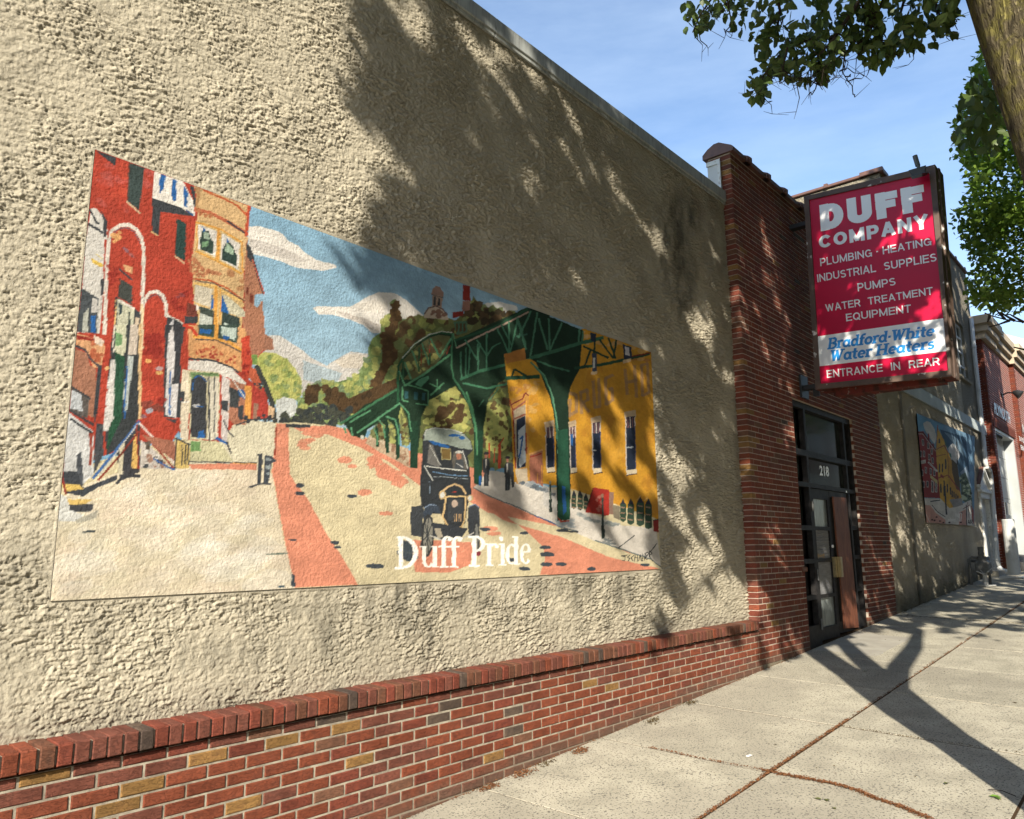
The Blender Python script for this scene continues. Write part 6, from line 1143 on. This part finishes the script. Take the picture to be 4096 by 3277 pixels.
P2=np.concatenate(P2);X_,Y_,Z_=project(P2);kk=np.array([inpoly((a+rr.normal(0,10),b+rr.normal(0,10)),O2) for a,b in zip(X_,Y_)])
P2=P2[kk];leaf_mass('foliage',P2,.085,M_leaf2,t2,.8,.3,4)
leaf_mass('crown',Q[~near],.11,M_leaf2,t2,.4,.3,6)
# darker overhanging spray of the near tree between them
O3=np.array([(3900,270),(3860,360),(3830,456),(3800,560),(3860,600),(3960,620),(4020,560),(3990,400)],float);P3=[]
while len(P3)<150:
    p_=(rr.uniform(3790,4030),rr.uniform(260,620))
    if inpoly(p_,O3): P3.append(atD(p_,rr.uniform(6.2,7.4)))
leaf_mass('near_spray',np.array(P3),.085,M_leaf,tree,.1,2.,12)
tg=MB()
for q_ in ([(4200,1310),(4096,1290),(4020,1278),(3960,1262),(3938,1252)],[(4060,1284),(4000,1250),(3980,1262)],[(4040,1282),(3990,1300),(3955,1308)],[(4020,1278),(3985,1240)],[(4096,1290),(4040,1258),(3990,1262)],[(3960,1262),(3950,1290)]): tg.tube([atD(p_,9.5) for p_ in q_],[.016]+[.007]*(len(q_)-1),5)
tg.build('bare_twig',M_twig,t2)
# ================================================================== SMALL THINGS ON THE PAVEMENT
def flakes(name,pts,n,spread,size,m,parent=None,kind='stuff'):
    pts=[np.array(p_) for p_ in pts];seg=[np.linalg.norm(b-a) for a,b in zip(pts[:-1],pts[1:])];cs=np.cumsum([0]+seg);mb=MB()
    for _ in range(n):
        s=rr.rand()*cs[-1];i=min(np.searchsorted(cs,s)-1,len(seg)-1);i=max(i,0);f=(s-cs[i])/seg[i];c=pts[i]*(1-f)+pts[i+1]*f;x,y=c[0]+rr.normal(0,spread),c[1]+rr.normal(0,spread);z=G(x,y)+.002+rr.rand()*.010
        a=rr.rand()*6.28;l=size*rr.uniform(.5,1.6);w_=l*.3;dx_,dy_=math.cos(a)*l,math.sin(a)*l;ax,ay=-math.sin(a)*w_,math.cos(a)*w_
        mb.face([(x,y,z),(x+dx_,y+dy_,z+rr.uniform(-.001,.005)),(x+dx_+ax,y+dy_+ay,z+.004),(x+ax,y+ay,z+.006)])
    return tag(mb.build(name,m,parent),kind=kind)
def gpt(q):
    d=ray(q);t=(-1.732-.02*3.75)/(d[2]-.0485*d[0]-.02*d[1]);P=d*t;return (P[0],P[1])
Z6=lambda a,b:(2600+a/1.441,2400+b/1.441)
fl1=flakes('joint_litter',[(3.6,2.365),(5.4,2.365),(7,2.365)],1500,.006,.010,M_litter,sw)
flakes('joint_litter',[(7,2.365),(12,2.365),(18,2.365)],900,.006,.012,M_litter,sw)
flakes('crack_litter',[gpt(Z6(*p_)) for p_ in ((650,985),(760,1010),(900,1035),(1060,1065),(1180,1100),(1300,1150),(1450,1200),(1620,1270))],1700,.011,.010,M_litter,sw)
flakes('joint_litter',[gpt(Z6(*p_)) for p_ in ((1090,730),(1500,795),(2156,890))],160,.005,.008,M_moss,sw)
flakes('joint_litter',[gpt(Z6(*p_)) for p_ in ((0,855),(300,920),(650,985))],260,.006,.008,M_litter,sw)
flakes('joint_litter',[gpt(Z6(*p_)) for p_ in ((1440,90),(1700,110),(2156,140))],260,.012,.012,M_moss,sw)
flakes('wall_foot_litter',[(2.2,3.735),(6,3.735),(9.5,3.735)],500,.008,.008,M_litter,sw)
flakes('scattered_bits',[(3,1.5),(6,2.2),(12,2.6),(18,2.8)],420,.7,.007,M_moss,sw)
flakes('wall_foot_litter',[(13.8,3.72),(16,3.72),(19,3.74)],400,.03,.016,M_moss,sw)
Z5=lambda a,b:(1400+a/1.54,2400+b/1.54)
names=[('dark weed clump furthest down the foot of the low brick wall',(850,1165),.035,170),('long dark moss streak beside the foot of the brick wall',(1065,1075),.05,200),('thin moss streak between two darker clumps by the wall foot',(1200,1015),.04,70),('round dark moss clump near the middle slab joint',(1415,938),.04,170),('dark moss streak near the second visible slab joint',(1860,752),.05,130),('small dark moss clump furthest along the low wall',(2100,640),.035,90)]
for lb_,q_,sp,n in names:
    x,y=gpt(Z5(*q_));tag(flakes('moss_clump',[(x-.06,y,0),(x+.08,y+.01,0)],n,sp*.6,.012,M_litter if n>150 else M_moss,None,None),lb_,'moss','moss clumps along the foot of the wall')
def leafthing(q,s,rz,label,m,cat='leaf',grp='fallen leaves on the pavement'):
    x,y=gpt(q);mb=MB();T_=[(0,-.5,0),(-.28,-.25,.06),(-.33,.05,.1),(0,.5,.04),(.33,.05,.1),(.28,-.25,.06),(0,0,.0)]
    mb.add([(x+s*(a*math.cos(rz)-b*math.sin(rz)),y+s*(a*math.sin(rz)+b*math.cos(rz)),G(x,y)+.006+s*c) for a,b,c in T_],[(0,6,2,1),(6,3,2),(0,5,4,6),(6,4,3)]);tag(mb.build('fallen_leaf' if cat=='leaf' else cat.replace(' ','_'),m,org=(x,y,G(x,y))),label,cat,grp)
M_gl=mat('green_fallen_leaf',(.12,.22,.03,1),.5);M_dl=mat('dry_fallen_leaf',(.10,.11,.035,1),.7)
leafthing(Z6(1990,1140),.07,.6,'bright green fallen leaf in the trunk shadow at lower right',M_gl);leafthing(Z6(2010,1150),.045,2,'small green leaf scrap touching the bright fallen leaf',M_gl)
leafthing(Z6(1708,1062),.045,1.4,'curled olive leaf alone on the lit slab right of the crack',M_dl);leafthing(Z6(968,1152),.045,.3,'olive leaf left of the crushed leaf pile below the crack',M_dl);leafthing(Z6(1020,1160),.05,1.9,'crushed dull leaf in the middle below the crack',M_dl);leafthing(Z6(1062,1207),.035,2.6,'lowest small brown leaf below the crack',M_dl)
leafthing(Z6(725,838),.03,.9,'small dark leaf left of the long joint',M_moss);leafthing(Z6(2105,597),.04,.2,'dark dry leaf far right on the lit pavement',M_moss);leafthing(Z6(1240,415),.045,.4,'grey dry leaf between the branch shadows',M_dl)
x,y=gpt(Z6(572,902));MB_=MB();MB_.hexa([(x-.03,y-.008,G(x,y)+.004),(x+.03,y-.012,G(x,y)+.004),(x+.032,y+.008,G(x,y)+.004),(x-.028,y+.012,G(x,y)+.004),(x-.03,y-.008,G(x,y)+.008),(x+.03,y-.012,G(x,y)+.006),(x+.032,y+.008,G(x,y)+.007),(x-.028,y+.012,G(x,y)+.009)]);tag(MB_.build('paper_scrap',M_scrap),'tiny white paper scrap on the pavement left of the long joint','litter')
x,y=gpt((3650+1200/2.7466,2150+445/2.7466));MB_=MB();MB_.box((x-.12,y-.06,G(x,y)),(x+.1,y+.06,G(x,y)+.03),bev=.01);tag(MB_.build('paper_wrapper',M_scrap),'crumpled white wrapper on the far pavement at the right edge','litter')
tg=MB();a,b=gpt(Z6(1950,1100)),gpt(Z6(2110,1138));tg.tube([(a[0],a[1],G(*a)+.008),((a[0]+b[0])/2+.02,(a[1]+b[1])/2,G(*a)+.012),(b[0],b[1],G(*b)+.006)],.003,5);tag(tg.build('fallen_twig',M_twig),'thin dark twig beside the bright green fallen leaf','twig')
